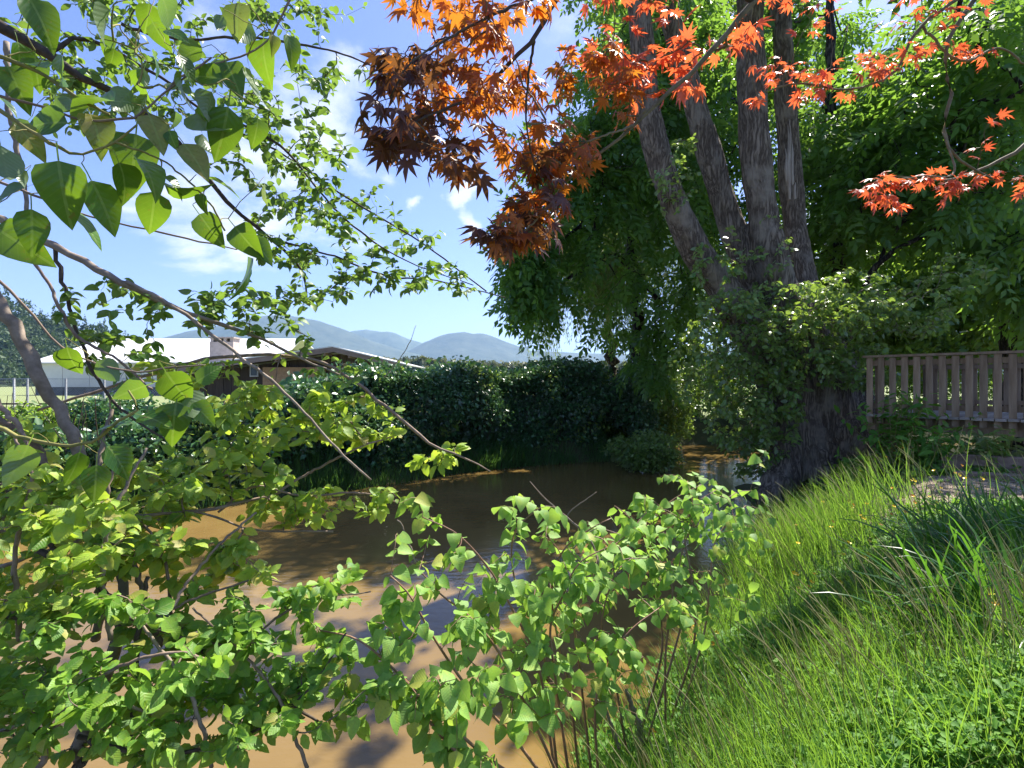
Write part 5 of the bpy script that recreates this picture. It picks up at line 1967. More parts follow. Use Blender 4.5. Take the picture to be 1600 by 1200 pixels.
def knotweed():
    rr = np.random.RandomState(81)
    grp = 'knotweed canes rising from the near bank'
    # cane centre lines as (px,py,depth)
    canes = [
        ([(868, 1215, 2.5), (852, 1100, 2.45), (838, 1030, 2.4), (805, 960, 2.35), (765, 890, 2.35), (715, 835, 2.35), (660, 808, 2.3)], 'arching knotweed cane leaning left to the highest leaf tips left of centre'),
        ([(872, 1215, 2.6), (858, 1090, 2.6), (845, 1000, 2.6), (815, 940, 2.55), (800, 880, 2.5), (805, 830, 2.45), (840, 795, 2.4)], 'knotweed cane bending up to a leafy top left of the bare crossed twigs'),
        ([(905, 1215, 2.8), (890, 1080, 2.8), (870, 990, 2.8), (862, 920, 2.75), (880, 860, 2.7), (925, 825, 2.7), (955, 810, 2.7)], 'knotweed cane with red-brown stem under the bare crossed twigs'),
        ([(925, 1215, 2.9), (905, 1040, 2.95), (898, 950, 2.95), (925, 880, 3.0), (975, 840, 3.1), (1010, 800, 3.2)], 'knotweed cane arching right over the dark water'),
        ([(1010, 1160, 3.1), (1050, 1030, 3.2), (1068, 950, 3.3), (1062, 880, 3.4), (1090, 810, 3.5), (1150, 770, 3.6)], 'knotweed cane on the right, tallest one beside the grass bank'),
        ([(1000, 1150, 3.2), (1035, 1010, 3.3), (1020, 920, 3.4), (1010, 850, 3.5), (1040, 790, 3.6), (1100, 755, 3.7)], 'knotweed cane with small bright leaves in front of the dark water'),
        ([(1060, 1130, 3.4), (1100, 990, 3.5), (1110, 900, 3.6), (1120, 840, 3.7), (1165, 790, 3.8)], 'knotweed cane leaning over the grass edge at the right of its group'),
        ([(1050, 1120, 3.3), (1085, 1000, 3.3), (1080, 900, 3.35), (1070, 840, 3.4), (1085, 790, 3.45), (1120, 765, 3.5)], 'knotweed cane with pale leaves between the tallest one and the grass edge'),
        ([(1040, 1130, 3.1), (1040, 1020, 3.15), (1050, 920, 3.2), (1020, 860, 3.3), (985, 810, 3.35), (960, 790, 3.4)], 'knotweed cane leaning left from the right hand group towards the bare twigs'),
        ([(860, 1230, 2.3), (800, 1150, 2.15), (735, 1080, 2.05), (680, 1000, 2.0), (640, 930, 2.0), (610, 900, 2.0)], 'knotweed cane sweeping left with dark shaded leaves over the brown water'),
        ([(850, 1240, 2.25), (770, 1190, 2.1), (690, 1120, 2.0), (620, 1050, 1.95), (560, 1000, 1.95), (500, 985, 2.0)], 'knotweed cane lying lowest over the brown water left of centre'),
        ([(840, 1250, 2.2), (760, 1215, 2.05), (690, 1150, 1.95), (650, 1090, 1.9), (700, 1090, 1.85), (735, 1085, 1.8)], 'short knotweed cane with its bright tip over the water at the bottom'),
        ([(880, 1230, 2.4), (830, 1120, 2.3), (780, 1020, 2.2), (730, 960, 2.2), (690, 930, 2.2), (655, 890, 2.2)], 'knotweed cane with large drooping leaves at mid height of the group'),
        ([(935, 1215, 2.7), (930, 1110, 2.7), (945, 1040, 2.75), (985, 985, 2.8), (1030, 950, 2.9)], 'knotweed cane short and leafy beside the dead stump'),
        ([(890, 1220, 2.55), (868, 1060, 2.5), (860, 980, 2.5), (880, 930, 2.45), (905, 880, 2.45), (960, 850, 2.5)], 'knotweed cane crowded with pale leaves in the middle of the group'),
        ([(980, 1180, 3.0), (960, 1060, 3.0), (940, 980, 3.05), (960, 900, 3.1), (990, 870, 3.2)], 'slender knotweed cane standing between the centre and right leaf masses'),
    ]
    for ci, (pts, lab) in enumerate(canes):
        w = np.array([P(*p) for p in pts])
        n = len(w)
        rad = np.linspace(0.0075, 0.0025, n)
        foot = w[0]
        t = thing('knotweed', foot, lab, 'plant', grp)
        rows = np.concatenate([w, rad[:, None]], 1)
        me, s = limb_mesh('cane', rows, M['cane'], 7, 30, 0.0, ci)
        # swollen joints
        link('cane', me, t)
        tips = []
        for k in range(12 if ci < 10 else 10, 30):
            if rr.rand() < (1.0 if ci in (4, 5, 6) else 0.85):
                a = rr.normal(0, 1, 3) * np.array([1, 0.8, 0.55])
                a /= np.linalg.norm(a)
                tips.append(s[k, :3] + a * rr.uniform(0.1, 0.26) * (w[n // 2][1] / 2.5))
        tips = np.array(tips)
        ch, load = grow_twigs(s[8:, :3], tips, 5, 0.1, 0.15, ci)
        twig_obj(t, ch, load, 0.0016, M['cane'], 5, 0.5, 'side_shoots')
        pos, Rm = leaves_on(ch, 6, ci, 0.12, 0.9, 0.4, 0.5, up=(0.2, -0.4, 1), ujit=0.45)
        main = s[None, 13:, :3]
        p2, R2 = leaves_on(main, 12, ci + 50, 0.0, 1.0, 0.3, 0.5, up=(0.2, -0.4, 1), ujit=0.3)
        pos = np.concatenate([pos, p2])
        Rm = np.concatenate([Rm, R2])
        place_leaves(t, KN, pos, Rm, (0.036 + 0.05 * rr.beta(2, 1.6, len(pos))) * (1.0 if w[n // 2][1] < 2.9 else 1.05), M['knot'], 300, seed=ci)


knotweed()


def dead_wood():
    def rows(pts, r0, r1):
        w = np.array([P(*p) for p in pts])
        return np.concatenate([w, np.linspace(r0, r1, len(w))[:, None]], 1)
    data = [
        ([(945, 905, 3.0), (925, 850, 3.0), (897, 818, 3.0), (870, 795, 3.0), (848, 775, 3.0), (828, 752, 3.0)], .004, .0016, 'bare crooked twig rising left above the knotweed, the longest of the bare ones', 'bare_twig'),
        ([(880, 822, 3.05), (890, 800, 3.05), (912, 783, 3.05), (932, 769, 3.05)], .003, .0013, 'short bare twig crossing the longest one and pointing right', 'bare_twig'),
        ([(895, 858, 2.9), (915, 835, 2.9), (940, 822, 2.9)], .0028, .0012, 'short bare twig lowest of the crossing ones over the dark water', 'bare_twig'),
        ([(650, 880, 2.3), (640, 850, 2.3), (625, 815, 2.3), (621, 813, 2.3)], .0025, .0012, 'thin bare twig standing alone over the brown water left of the knotweed', 'bare_twig'),
        ([(1004, 1160, 3.0), (990, 1110, 3.0), (978, 1078, 3.0)], .018, .008, 'broken grey stick standing up from the grass edge at the bottom', 'dead_stick'),
        ([(968, 1170, 2.9), (950, 1120, 2.9), (937, 1095, 2.9)], .009, .005, 'thin leaning grey stick left of the broken one', 'dead_stick'),
        ([(960, 1150, 3.0), (945, 1100, 3.0), (930, 1040, 3.0)], .004, .002, 'pale straight dead stalk among the lowest knotweed', 'bare_twig'),
        ([(600, 590, 3.6), (625, 560, 3.6), (640, 535, 3.6), (650, 508, 3.6)], .0022, .0009, 'fine bare twig standing against the blue mountains', 'bare_twig'),
        ([(1800, 820, 5.4), (1790, 880, 5.4)], .01, .01, '', ''),
    ]
    for k, (pts, r0, r1, lab, nm) in enumerate(data[:-1]):
        r = rows(pts, r0, r1)
        r[:, 3] *= 1.7 if nm == 'bare_twig' else 1.2
        me, _ = limb_mesh(nm, r, M['limb'], 7, 16, 0.12, k)
        o = link(nm, me)
        tag(o, lab, 'stick' if nm == 'dead_stick' else 'twig', 'bare twigs and sticks')


dead_wood()


# ------------------------------------------------------------------ left side shrubs
def rows4(pts):
    return np.array([list(P(px, py, Y)) + [wpx / 2 / F * Y] for px, py, Y, wpx in pts])


AL = [leaf_template(prof_alder, 7, 0.56 + 0.03 * s, 0.08 + 0.07 * s, 0.08 + 0.09 * ((s * 3) % 7), 0.14, serr=0.06, seed=s) for s in range(7)]
PO = [leaf_template(prof_ovate, 8, 0.6 + 0.03 * s, 0.12 + 0.06 * s, 0.2 + 0.07 * s, 0.3, seed=10 + s) for s in range(7)]
SM = [leaf_template(prof_alder, 5, 0.54 + 0.03 * s, 0.15 + 0.08 * s, 0.1 + 0.1 * ((s * 2) % 5), 0.16, seed=20 + s) for s in range(5)]


def fine_tree():
    """the small-leaved tree whose branches cross the sky"""
    t = thing('streamside_tree', (-3.2, 2.4, 1.0), 'small-leaved tree reaching long thin branches across the sky from the left', 'tree')
    br = [
        ([(-300, -60, 2.3, 34), (-60, 10, 2.3, 22), (75, 85, 2.4, 15), (120, 115, 2.4, 13), (190, 150, 2.5, 11), (240, 190, 2.5, 10), (290, 240, 2.6, 9), (350, 310, 2.7, 7), (420, 372, 2.8, 5), (470, 420, 2.9, 4), (480, 470, 2.9, 2.5)], 'twig_dark'),
        ([(-200, 260, 2.2, 22), (0, 345, 2.2, 13), (60, 375, 2.2, 12), (150, 420, 2.2, 11), (180, 437, 2.2, 11), (240, 466, 2.25, 9), (300, 492, 2.3, 7), (370, 515, 2.35, 6), (420, 535, 2.4, 5), (470, 560, 2.4, 4), (530, 585, 2.5, 3)], 'limb'),
        ([(200, 440, 2.2, 6), (290, 492, 2.2, 6), (380, 560, 2.2, 5), (430, 600, 2.2, 5), (480, 650, 2.2, 4), (540, 715, 2.2, 4), (580, 750, 2.25, 3)], 'limb'),
        ([(75, 85, 2.4, 8), (135, 60, 2.5, 6), (250, 120, 2.6, 5), (340, 190, 2.7, 4), (440, 240, 2.8, 3), (560, 320, 2.9, 3), (660, 380, 3.0, 2.5), (760, 455, 3.0, 2)], 'twig_dark'),
        ([(190, 40, 2.6, 5), (280, 60, 2.7, 4), (400, 60, 2.8, 4), (520, 80, 2.9, 3), (600, 110, 3.0, 2)], 'twig_dark'),
        ([(350, 180, 2.6, 4), (440, 230, 2.7, 4), (500, 300, 2.8, 3), (560, 360, 2.9, 3), (640, 410, 3.0, 2), (740, 445, 3.0, 1.6)], 'twig_dark'),
        ([(420, 372, 2.8, 4), (520, 400, 2.8, 3), (600, 430, 2.9, 3), (690, 440, 3.0, 2), (790, 465, 3.0, 1.6)], 'twig_dark'),
        ([(85, 385, 2.2, 6), (98, 440, 2.2, 6), (115, 500, 2.2, 5), (132, 550, 2.2, 5), (150, 590, 2.2, 5), (190, 640, 2.2, 4), (262, 690, 2.2, 3)], 'twig_dark'),
        ([(40, 395, 2.1, 5), (75, 440, 2.1, 5), (92, 480, 2.1, 5), (120, 525, 2.1, 5), (180, 560, 2.1, 4), (236, 608, 2.1, 4)], 'twig'),
        ([(10, 66, 2.2, 9), (14, 160, 2.2, 8), (28, 240, 2.2, 7), (38, 290, 2.2, 6), (45, 395, 2.15, 5)], 'limb'),
    ]
    me, s = limb_mesh('trunk', [(-3.2, 2.4, 0.7, .09), (-3.1, 2.4, 2.2, .08), (-2.9, 2.35, 3.4, .065), (-2.6, 2.3, 4.3, .05)], M['limb'], 12, 24, .06, 1)
    link('trunk', me, t)
    seeds = []
    for i, (pts, mm) in enumerate(br):
        me, s = limb_mesh('branch', rows4(pts), M[mm], 7, 34, 0.1, i)
        link('branch', me, t)
        if i not in (9,):
            seeds.append(s[5:, :3])
    seeds = np.concatenate(seeds)
    tips = tips_in([(300, 130, 190, 70, 2.3, 3.2, 60), (120, 130, 120, 80, 2.3, 3.0, 36), (440, 250, 100, 90, 2.5, 3.2, 75), (470, 360, 90, 60, 2.6, 3.2, 40), (520, 120, 70, 50, 2.6, 3.2, 13),
                    (600, 420, 80, 35, 2.7, 3.2, 28), (700, 440, 50, 25, 2.8, 3.1, 10), (560, 330, 70, 50, 2.7, 3.2, 16), (370, 480, 90, 40, 2.2, 2.7, 26), (430, 515, 80, 25, 2.2, 2.7, 9), (170, 480, 90, 50, 2.1, 2.5, 20),
                    (200, 560, 70, 40, 2.1, 2.4, 8), (530, 560, 60, 40, 2.3, 2.8, 5), (200, 10, 200, 50, 2.4, 3.0, 40), (450, 20, 120, 40, 2.6, 3.1, 22), (460, 450, 90, 30, 2.4, 3, 20), (640, 380, 50, 30, 2.8, 3.2, 8)], 91)
    ch, load = grow_twigs(seeds, tips, 7, 0.13, 0.02, 5)
    twig_obj(t, ch, load, 0.0013, M['twig_dark'], 4, 0.42, 'twigs')
    pos, Rm = leaves_on(ch, 9, 7, 0.12, 0.8, 0.5, 0.22, ujit=0.7, jitpos=0.006)
    rr = np.random.RandomState(6)
    place_leaves(t, SM, pos, Rm, rr.uniform(0.028, 0.062, len(pos)), M['small'], 300, seed=5)


fine_tree()


def poplar():
    """nearest branches with large glossy leaves"""
    t = thing('poplar_branch', (-1.6, 0.8, 2.2), 'large glossy heart-shaped leaves on thin shoots, nearest of all at upper left', 'branch')
    br = [
        ([(-160, 40, .95, 9), (0, 88, .98, 7), (70, 118, 1.0, 6), (125, 155, 1.0, 5), (170, 180, 1.0, 4)], 'twig_green'),
        ([(-160, 110, 1.0, 8), (0, 150, 1.0, 5), (80, 170, 1.0, 4), (130, 188, 1.0, 4), (210, 182, 1.02, 4), (250, 150, 1.05, 3), (330, 90, 1.1, 3)], 'twig'),
        ([(-150, 90, .95, 10), (0, 172, .95, 7), (40, 200, .95, 6), (90, 229, .95, 6), (125, 242, .97, 4), (180, 222, 1.0, 4), (215, 195, 1.0, 3)], 'twig_green'),
        ([(180, 222, 1.0, 4), (230, 240, 1.02, 3), (270, 262, 1.05, 3), (330, 320, 1.08, 3), (350, 360, 1.1, 3)], 'twig_green'),
        ([(-140, 250, 1.0, 8), (0, 285, 1.0, 5), (60, 308, 1.0, 4), (140, 338, 1.05, 3), (260, 365, 1.1, 3), (370, 390, 1.15, 2)], 'twig'),
        ([(200, 610, 1.1, 3), (215, 640, 1.1, 4), (180, 660, 1.1, 5), (140, 692, 1.1, 5), (60, 690, 1.1, 6), (-60, 640, 1.1, 9), (-160, 560, 1.05, 11)], 'twig_green'),
        ([(-160, 330, 1.1, 9), (0, 440, 1.12, 5), (100, 545, 1.15, 3), (200, 580, 1.15, 3), (260, 575, 1.15, 3), (320, 570, 1.15, 2)], 'twig'),
        ([(250, 150, 1.05, 3), (300, 110, 1.1, 3), (370, 90, 1.15, 3), (420, 60, 1.2, 3), (460, -20, 1.2, 4), (480, -120, 1.2, 5)], 'twig'),
    ]
    seeds = []
    for i, (pts, mm) in enumerate(br):
        me, s = limb_mesh('shoot', rows4(pts), M[mm], 7, 26, 0.06, i)
        link('shoot', me, t)
        seeds.append(s[:, :3])
    seeds = np.concatenate(seeds)
    # leaf centre px,py, length px, pointing angle on view (deg, 0 right, -90 down), depth, facing tilt, facing azimuth
    L = [(95, 282, 104, -80, .90, 0.15, 0), (150, 155, 78, 175, 1.0, .7, 0), (78, 190, 72, 178, .98, .3, 0), (325, 118, 58, 170, 1.1, .5, 0), (352, 195, 84, -100, 1.1, .3, 1), (395, 130, 76, -75, 1.15, .4, 1),
         (240, 195, 62, -60, 1.02, .2, 0), (195, 275, 62, -75, 1.0, .25, 0), (158, 310, 80, -70, 1.0, .6, 1), (240, 322, 66, -100, 1.05, .3, 0), (276, 296, 60, -30, 1.05, .2, 0), (322, 350, 56, -55, 1.08, .2, 0),
         (378, 368, 58, -50, 1.12, .35, 1), (388, 425, 78, -85, 1.15, .2, 0), (50, 350, 66, -85, .95, .2, 0), (5, 250, 70, -80, .9, .4, 1), (15, 300, 62, 200, .95, .6, 1), (300, 240, 60, -50, 1.05, .3, 0),
         (210, 235, 84, -85, 1.06, .15, 0), (18, 372, 80, -35, .95, .4, 0), (320, 195, 70, -55, 1.1, .8, 1), (230, 260, 66, -35, 1.0, .9, 1), (130, 345, 74, -50, 1.0, .85, 1), (280, 128, 50, -110, 1.06, .4, 0),
         (95, 110, 60, -35, 1.0, .8, 1), (60, 100, 52, 150, 1.0, .5, 1), (150, 195, 60, -60, 1.0, .4, 1), (40, 210, 60, -50, .97, .25, 0), (345, 285, 52, -15, 1.08, .9, 0), (405, 385, 40, -35, 1.15, .5, 1),
         (215, 607, 56, 195, 1.15, .25, 1), (272, 600, 66, -65, 1.12, .3, 0), (320, 588, 42, 40, 1.15, .15, 1), (312, 640, 44, -40, 1.15, .3, 1), (272, 650, 62, -88, 1.13, .3, 0), (296, 625, 50, -70, 1.16, .4, 1),
         (235, 652, 56, -8, 1.1, .9, 1), (165, 668, 56, 25, 1.1, .7, 1), (182, 712, 60, -50, 1.1, .3, 0), (120, 725, 60, -100, 1.1, .3, 0), (35, 715, 70, -120, 1.08, .4, 1), (150, 745, 56, -80, 1.12, .25, 0),
         (108, 558, 46, -85, 1.12, .3, 0), (165, 575, 44, -45, 1.15, .3, 1), (410, 80, 62, -90, 1.2, .5, 1), (360, 110, 56, -60, 1.12, .4, 0), (300, 80, 50, -150, 1.1, .6, 1), (20, 120, 60, -60, 1.0, .4, 1), (455, 70, 50, -70, 1.2, .5, 0),
         (60, 20, 70, -60, 1.0, .5, 1), (160, 30, 64, -110, 1.05, .4, 0), (260, 10, 60, -70, 1.1, .5, 1), (370, 20, 60, -90, 1.15, .4, 0)]
    rr = np.random.RandomState(14)
    for k in range(34):
        L.append((rr.uniform(0, 430), rr.uniform(20, 330) if k % 3 else rr.uniform(20, 200), rr.uniform(26, 52), rr.uniform(-130, -20), rr.uniform(1.0, 1.25), rr.uniform(.1, .95), k % 2))
    pos, fr, sc_, bases = [], [], [], []
    for (px, py, ln, ang, Y, tilt, back) in L:
        a = math.radians(ang)
        size = ln / F * Y * rr.uniform(0.98, 1.15)
        d = np.array([math.cos(a), rr.uniform(-.35, .35), math.sin(a)])
        view = -P(px, py, Y) + np.array([0, 0, EYE])
        view /= np.linalg.norm(view)
        up = np.array([0, 0, 1.0])
        n = view * (1 - tilt) * (-1 if back and rr.rand() < .6 else 1) + up * tilt * 1.1 + rr.normal(0, 0.32, 3)
        c0 = P(px, py, Y) - nrmz(d) * size * 0.62
        pos.append(c0)
        fr.append(frames(d[None], n[None])[0])
        sc_.append(size)
    pos = np.array(pos)
    ch, load = grow_twigs(seeds, pos, 5, 0.1, 0.05, 3)
    twig_obj(t, ch, load, 0.0011, M['twig_green'], 5, 0.4, 'twigs')
    place_leaves(t, PO, pos, np.array(fr), np.array(sc_), M['poplar'], 300, seed=8)


poplar()


def alder():
    t = thing('alder_shrub', (-2.2, 2.5, 1.0), 'dense sunlit alder shrub with toothed yellow-green leaves filling the lower left', 'shrub')
    t2 = thing('alder_shrub', (-1.3, 1.9, 1.0), 'spreading lower shrub with darker leaves over the brown water at bottom left', 'shrub')
    br1 = [
        ([(-20, 455, 2.0, 22), (0, 480, 2.0, 21), (35, 535, 2.0, 20), (62, 590, 2.0, 20), (80, 625, 2.0, 19), (105, 665, 2.0, 18), (118, 695, 2.0, 17), (150, 790, 2.05, 15), (190, 900, 2.1, 14), (180, 1010, 2.0, 18), (120, 1200, 1.9, 22)], 'limb'),
        ([(-120, 590, 1.9, 14), (0, 655, 1.95, 10), (50, 695, 2.0, 9), (75, 730, 2.0, 9), (80, 780, 2.0, 8), (96, 815, 2.0, 7), (100, 900, 2.0, 6)], 'twig'),
        ([(-40, 580, 1.9, 8), (5, 640, 1.9, 8), (40, 690, 1.9, 7), (10, 780, 1.85, 6), (0, 860, 1.8, 6)], 'twig'),
        ([(148, 1000, 2.1, 13), (160, 900, 2.1, 12), (152, 820, 2.1, 11), (145, 770, 2.1, 10), (160, 690, 2.15, 7), (175, 640, 2.2, 5)], 'limb'),
        ([(-100, 905, 1.9, 8), (0, 886, 1.95, 7), (100, 852, 2.0, 6), (200, 832, 2.1, 6), (280, 805, 2.2, 5), (350, 792, 2.3, 5), (430, 772, 2.4, 4)], 'twig'),
        ([(-60, 800, 1.9, 7), (30, 836, 1.95, 6), (150, 818, 2.0, 6), (300, 800, 2.2, 4), (400, 828, 2.3, 3), (520, 830, 2.4, 3)], 'twig'),
        ([(60, 640, 2.3, 4), (330, 560, 2.5, 5), (480, 560, 2.6, 5), (540, 585, 2.6, 5), (590, 625, 2.6, 5), (640, 665, 2.6, 5), (680, 697, 2.6, 4), (725, 715, 2.6, 3), (766, 737, 2.6, 2)], 'twig'),
        ([(340, 800, 2.3, 4), (400, 760, 2.4, 4), (470, 775, 2.4, 3), (560, 770, 2.5, 3), (640, 790, 2.5, 2)], 'twig'),
        ([(250, 1010, 2.0, 9), (215, 900, 2.0, 8), (190, 840, 2.0, 7), (168, 770, 2.0, 6), (190, 700, 2.05, 5)], 'twig'),
        ([(172, 1000, 1.8, 8), (160, 880, 1.8, 7), (178, 800, 1.8, 6), (205, 745, 1.85, 5), (230, 700, 1.9, 4)], 'limb'),
        ([(30, 1000, 1.75, 8), (22, 880, 1.75, 7), (40, 790, 1.75, 6), (50, 740, 1.8, 5), (20, 680, 1.8, 4)], 'twig'),
        ([(270, 1000, 2.0, 6), (262, 900, 2.05, 5), (240, 840, 2.05, 4), (205, 800, 2.1, 4)], 'twig'),
        ([(110, 900, 1.9, 9), (60, 820, 1.9, 8), (20, 770, 1.85, 7), (-40, 740, 1.8, 7)], 'twig_dark'),
        ([(430, 772, 2.4, 4), (480, 740, 2.5, 4), (560, 700, 2.5, 3), (620, 680, 2.6, 2)], 'twig'),
    ]
    br2 = [
        ([(60, 860, 1.9, 10), (140, 905, 1.9, 10), (180, 935, 1.9, 9), (270, 990, 1.9, 8), (350, 1040, 1.95, 7), (430, 1085, 2.0, 5), (500, 1130, 2.0, 4)], 'twig_dark'),
        ([(-60, 1170, 1.7, 12), (30, 1128, 1.7, 9), (92, 1080, 1.7, 8), (150, 1085, 1.7, 6), (220, 1110, 1.75, 5), (300, 1130, 1.8, 4)], 'limb'),
        ([(150, 960, 1.85, 6), (230, 965, 1.9, 5), (320, 930, 1.95, 4), (400, 905, 2.0, 3), (440, 910, 2.0, 2)], 'twig'),
        ([(270, 950, 1.9, 5), (300, 900, 2.0, 5), (345, 850, 2.1, 4), (400, 800, 2.2, 3)], 'twig'),
        ([(210, 1200, 1.8, 10), (212, 1080, 1.85, 9), (215, 1000, 1.9, 8), (230, 900, 1.95, 6)], 'twig_dark'),
        ([(-80, 960, 1.7, 8), (60, 965, 1.75, 6), (180, 960, 1.8, 5), (300, 1000, 1.85, 4), (420, 1010, 1.9, 3)], 'twig_dark'),
        ([(120, 1150, 1.75, 8), (240, 1180, 1.75, 7), (380, 1150, 1.8, 5), (480, 1080, 1.85, 4), (540, 990, 1.9, 3)], 'twig_dark'),
        ([(60, 1200, 1.6, 9), (110, 1100, 1.62, 8), (190, 1040, 1.65, 6), (290, 1020, 1.7, 5), (360, 1060, 1.75, 4)], 'twig'),
        ([(330, 1200, 1.75, 7), (300, 1090, 1.75, 6), (240, 1000, 1.8, 5), (180, 930, 1.8, 4)], 'limb'),
        ([(480, 1200, 1.8, 6), (440, 1100, 1.8, 5), (380, 1020, 1.85, 4), (300, 950, 1.9, 3)], 'twig'),
        ([(380, 1010, 1.9, 4), (440, 960, 1.95, 4), (500, 935, 2.0, 3), (580, 925, 2.0, 2)], 'twig'),
    ]
    rr = np.random.RandomState(33)
    for tt, br, regs, mat, rng, sd, nm in (
        (t, br1, [(70, 820, 120, 80, 1.6, 2.3, 80), (60, 770, 80, 40, 1.6, 2.1, 20), (230, 770, 110, 50, 2.0, 2.5, 55), (340, 740, 110, 40, 2.1, 2.6, 45), (450, 645, 110, 45, 2.3, 2.8, 58), (560, 660, 70, 40, 2.5, 2.8, 32), (400, 615, 60, 25, 2.3, 2.7, 9),
                  (480, 790, 110, 30, 2.3, 2.6, 28), (620, 780, 50, 25, 2.4, 2.6, 8), (700, 715, 60, 16, 2.6, 2.7, 8), (60, 920, 90, 60, 1.6, 2.1, 40), (370, 690, 50, 35, 2.2, 2.5, 16), (300, 585, 110, 26, 2.2, 2.6, 14), (320, 880, 110, 40, 2.0, 2.3, 34), (210, 850, 90, 40, 1.9, 2.3, 28),
                  (40, 690, 50, 40, 1.8, 2.2, 10)], M['alder'], (0.024, 0.075), 34, 10),
        (t2, br2, [(150, 1020, 200, 90, 1.5, 2.1, 130), (330, 970, 90, 50, 1.8, 2.1, 42), (400, 1060, 100, 70, 1.8, 2.1, 60), (60, 1120, 120, 80, 1.5, 1.9, 60), (300, 1130, 160, 60, 1.6, 2.0, 70), (480, 940, 80, 26, 1.9, 2.1, 18), (540, 900, 50, 15, 1.95, 2.1, 6), (500, 1050, 60, 60, 1.85, 2.1, 20), (560, 1110, 60, 50, 1.8, 2.0, 14)],
         M['alder_low'], (0.024, 0.074), 35, 10)):
        seeds = []
        for i, (pts, mm) in enumerate(br):
            me, s = limb_mesh('branch', rows4(pts), M[mm], 8, 34, 0.1, i + sd)
            link('branch', me, tt)
            seeds.append(s[3:, :3])
        tips = tips_in([g[:6] + (max(3, int(g[6] * (0.85 if sd == 34 else 0.78))),) for g in regs], sd)
        ch, load = grow_twigs(np.concatenate(seeds), tips, 7, 0.15, 0.05, sd)
        twig_obj(tt, ch, load, 0.0014, M['twig'], 4, 0.45, 'twigs')
        pos, Rm = leaves_on(ch, nm, sd, 0.12, 0.9, 0.5, 0.12, up=(0.1, -0.55, 1), ujit=0.5, jitpos=0.006)
        place_leaves(tt, AL, pos, Rm, rng[0] + (rng[1] - rng[0]) * rr.beta(1.3, 1.7, len(pos)), mat, 300, seed=sd)


M['alder_low'] = leaf_mat('shrub_leaf', (0.07, 0.2, 0.03), (0.27, 0.46, 0.06), rough=0.48, spec=0.35, trans=0.42, tcol=(0.45, 0.72, 0.05), under=(0.15, 0.26, 0.09), odd=(0.35, 0.33, 0.08), spots=0.8)
alder()
print('shrubs', time.time() - T00)


# ------------------------------------------------------------------ Japanese maple reaching in from the upper right
MP = [maple_template(s) for s in range(6)]


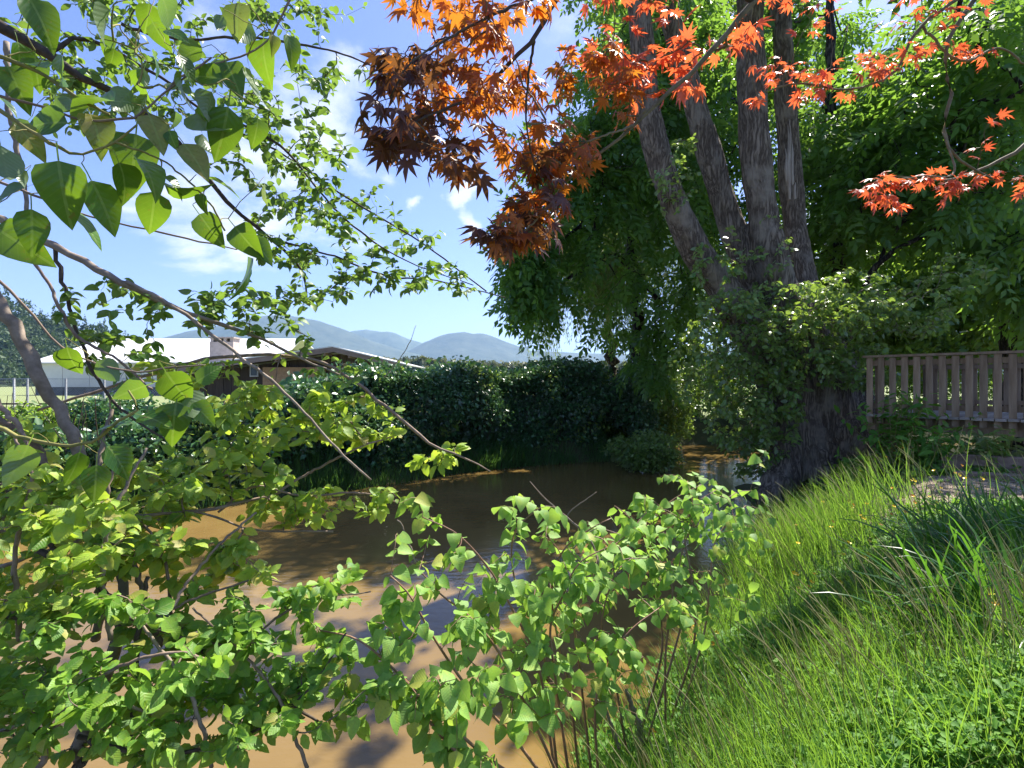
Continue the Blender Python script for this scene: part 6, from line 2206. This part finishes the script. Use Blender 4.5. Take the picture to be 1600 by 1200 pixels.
def maple():
    t = thing('maple_tree', (3.4, 0.9, 1.1), 'red-leaved ornamental maple whose branches hang in from the upper right', 'tree')
    me, s = limb_mesh('trunk', [(3.4, .9, .9, .1), (3.3, 1.0, 2.0, .085), (3.0, 1.2, 3.2, .07), (2.4, 1.3, 4.0, .05)], M['limb'], 12, 24, .06, 1)
    link('trunk', me, t)
    br = [
        [(1900, -420, 1.5, 24), (1500, -300, 1.5, 18), (1300, -120, 1.5, 12), (1180, 0, 1.5, 9), (1130, 62, 1.5, 8), (1075, 120, 1.5, 7), (1020, 165, 1.5, 6), (970, 215, 1.5, 5), (920, 250, 1.5, 4), (880, 290, 1.5, 3)],
        [(1180, 0, 1.5, 10), (1040, -60, 1.35, 9), (900, -30, 1.25, 8), (835, 58, 1.2, 7), (790, 105, 1.2, 6), (745, 150, 1.2, 5), (700, 168, 1.15, 4), (650, 190, 1.1, 3)],
        [(835, 58, 1.2, 5), (826, 120, 1.25, 4), (822, 190, 1.3, 3), (835, 260, 1.35, 3)],
        [(1010, 170, 1.5, 5), (990, 195, 1.5, 4), (950, 210, 1.45, 3), (915, 222, 1.45, 3)],
        [(900, -30, 1.25, 6), (780, 20, 1.15, 5), (700, 60, 1.1, 4), (640, 100, 1.05, 3), (610, 150, 1.05, 3)],
        [(1980, -380, 2.4, 16), (1700, -150, 2.4, 12), (1560, -40, 2.4, 9), (1480, 66, 2.4, 6), (1484, 150, 2.4, 5), (1474, 205, 2.4, 5), (1500, 250, 2.4, 4), (1550, 278, 2.4, 3)],
        [(1560, -40, 2.4, 6), (1440, 40, 2.4, 5), (1400, 110, 2.4, 4), (1330, 140, 2.35, 3), (1250, 130, 2.3, 3), (1190, 145, 2.3, 2)],
        [(2000, -60, 2.5, 14), (1760, 120, 2.5, 9), (1640, 200, 2.5, 7), (1590, 236, 2.5, 6), (1530, 266, 2.5, 4), (1470, 282, 2.45, 3), (1400, 275, 2.4, 2)],
        [(1474, 205, 2.4, 3), (1490, 270, 2.35, 3), (1440, 275, 2.3, 2), (1380, 285, 2.3, 2)],
        [(1440, 40, 2.4, 4), (1500, 95, 2.4, 4), (1560, 75, 2.4, 3), (1600, 100, 2.4, 3)],
        [(880, 290, 1.5, 4), (850, 330, 1.45, 3), (820, 360, 1.4, 3), (790, 375, 1.35, 2)],
    ]
    seeds = []
    for i, pts in enumerate(br):
        me, s = limb_mesh('branch', rows4(pts), M['mapletwig'] if i not in (1, 2, 4) else M['twig_dark'], 8, 34, 0.08, i)
        link('branch', me, t)
        seeds.append(s[12 if i in (0, 1, 5, 7) else 3:, :3])
    seeds = np.concatenate(seeds)
    rr = np.random.RandomState(41)
    sets = (
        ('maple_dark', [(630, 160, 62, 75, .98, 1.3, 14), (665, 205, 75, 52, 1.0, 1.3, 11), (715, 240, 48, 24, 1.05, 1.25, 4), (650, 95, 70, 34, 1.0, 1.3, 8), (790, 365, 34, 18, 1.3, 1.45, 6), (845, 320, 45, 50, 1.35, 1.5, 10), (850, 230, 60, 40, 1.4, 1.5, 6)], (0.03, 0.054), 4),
        ('maple', [(720, 130, 70, 50, 1.15, 1.35, 9), (670, 140, 80, 75, 1.1, 1.3, 5), (700, 230, 60, 45, 1.1, 1.3, 3), (800, 350, 40, 30, 1.3, 1.5, 5), (830, 150, 70, 60, 1.3, 1.5, 13), (820, 220, 60, 50, 1.35, 1.5, 9), (850, 290, 45, 50, 1.35, 1.5, 11), (880, 230, 50, 50, 1.4, 1.6, 9), (920, 110, 60, 50, 1.45, 1.65, 12), (760, 70, 90, 30, 1.1, 1.4, 10), (760, 0, 140, 40, 1.1, 1.5, 16),
                   (960, 160, 40, 40, 1.5, 1.7, 5)], (0.027, 0.043), 6),
        ('maple_red', [(950, 95, 60, 35, 1.5, 1.75, 12), (1040, 90, 50, 30, 1.5, 1.8, 8), (1060, 135, 30, 16, 1.5, 1.7, 4), (1130, 55, 60, 20, 1.5, 1.8, 6), (1205, 105, 22, 25, 2.2, 2.4, 4), (1185, 152, 10, 5, 2.2, 2.3, 2), (1265, 110, 40, 18, 2.2, 2.5, 7), (1270, 140, 28, 10, 2.2, 2.5, 4),
                       (1370, 105, 36, 22, 2.2, 2.5, 10), (1435, 82, 25, 10, 2.3, 2.5, 4), (1500, 80, 18, 10, 2.3, 2.5, 3), (1535, 80, 14, 8, 2.3, 2.5, 2), (1375, 290, 26, 18, 2.2, 2.4, 7), (1380, 320, 24, 14, 2.2, 2.4, 4), (1430, 280, 40, 10, 2.2, 2.45, 6), (1500, 295, 34, 12, 2.3, 2.5, 6), (1545, 270, 20, 12, 2.4, 2.5, 3),
                       (1560, 175, 14, 6, 2.4, 2.5, 1), (1540, 222, 10, 8, 2.4, 2.5, 1), (1592, 282, 14, 8, 2.4, 2.5, 2), (1320, 140, 16, 8, 2.3, 2.5, 1), (1000, 0, 90, 40, 1.4, 1.8, 12), (1250, 10, 120, 40, 2.0, 2.5, 10), (1460, 10, 100, 40, 2.2, 2.6, 10)], (0.032, 0.05), 4),
    )
    for k, (mat, regs, rng, m) in enumerate(sets):
        tips = tips_in(regs, 50 + k)
        ch, load = grow_twigs(seeds, tips, 6, 0.12, 0.0, 60 + k)
        twig_obj(t, ch, load, 0.001, M['mapletwig'] if k else M['twig_dark'], 5, 0.42, 'twigs')
        pos, Rm = leaves_on(ch, m, 70 + k, 0.45, 0.9, 0.5, 0.75 if k < 2 else 0.25, up=(0.2, -0.7, 0.8), ujit=0.5, jitpos=0.01)
        place_leaves(t, MP, pos, Rm, rr.uniform(rng[0], rng[1], len(pos)), M[mat], 100 if k != 1 else 100, seed=80 + k)


maple()
print('objects', len(bpy.data.objects), 'tris', sum(len(o.data.polygons) for o in bpy.data.objects if o.type == 'MESH' and o.data.users == 1), 'time', time.time() - T00)
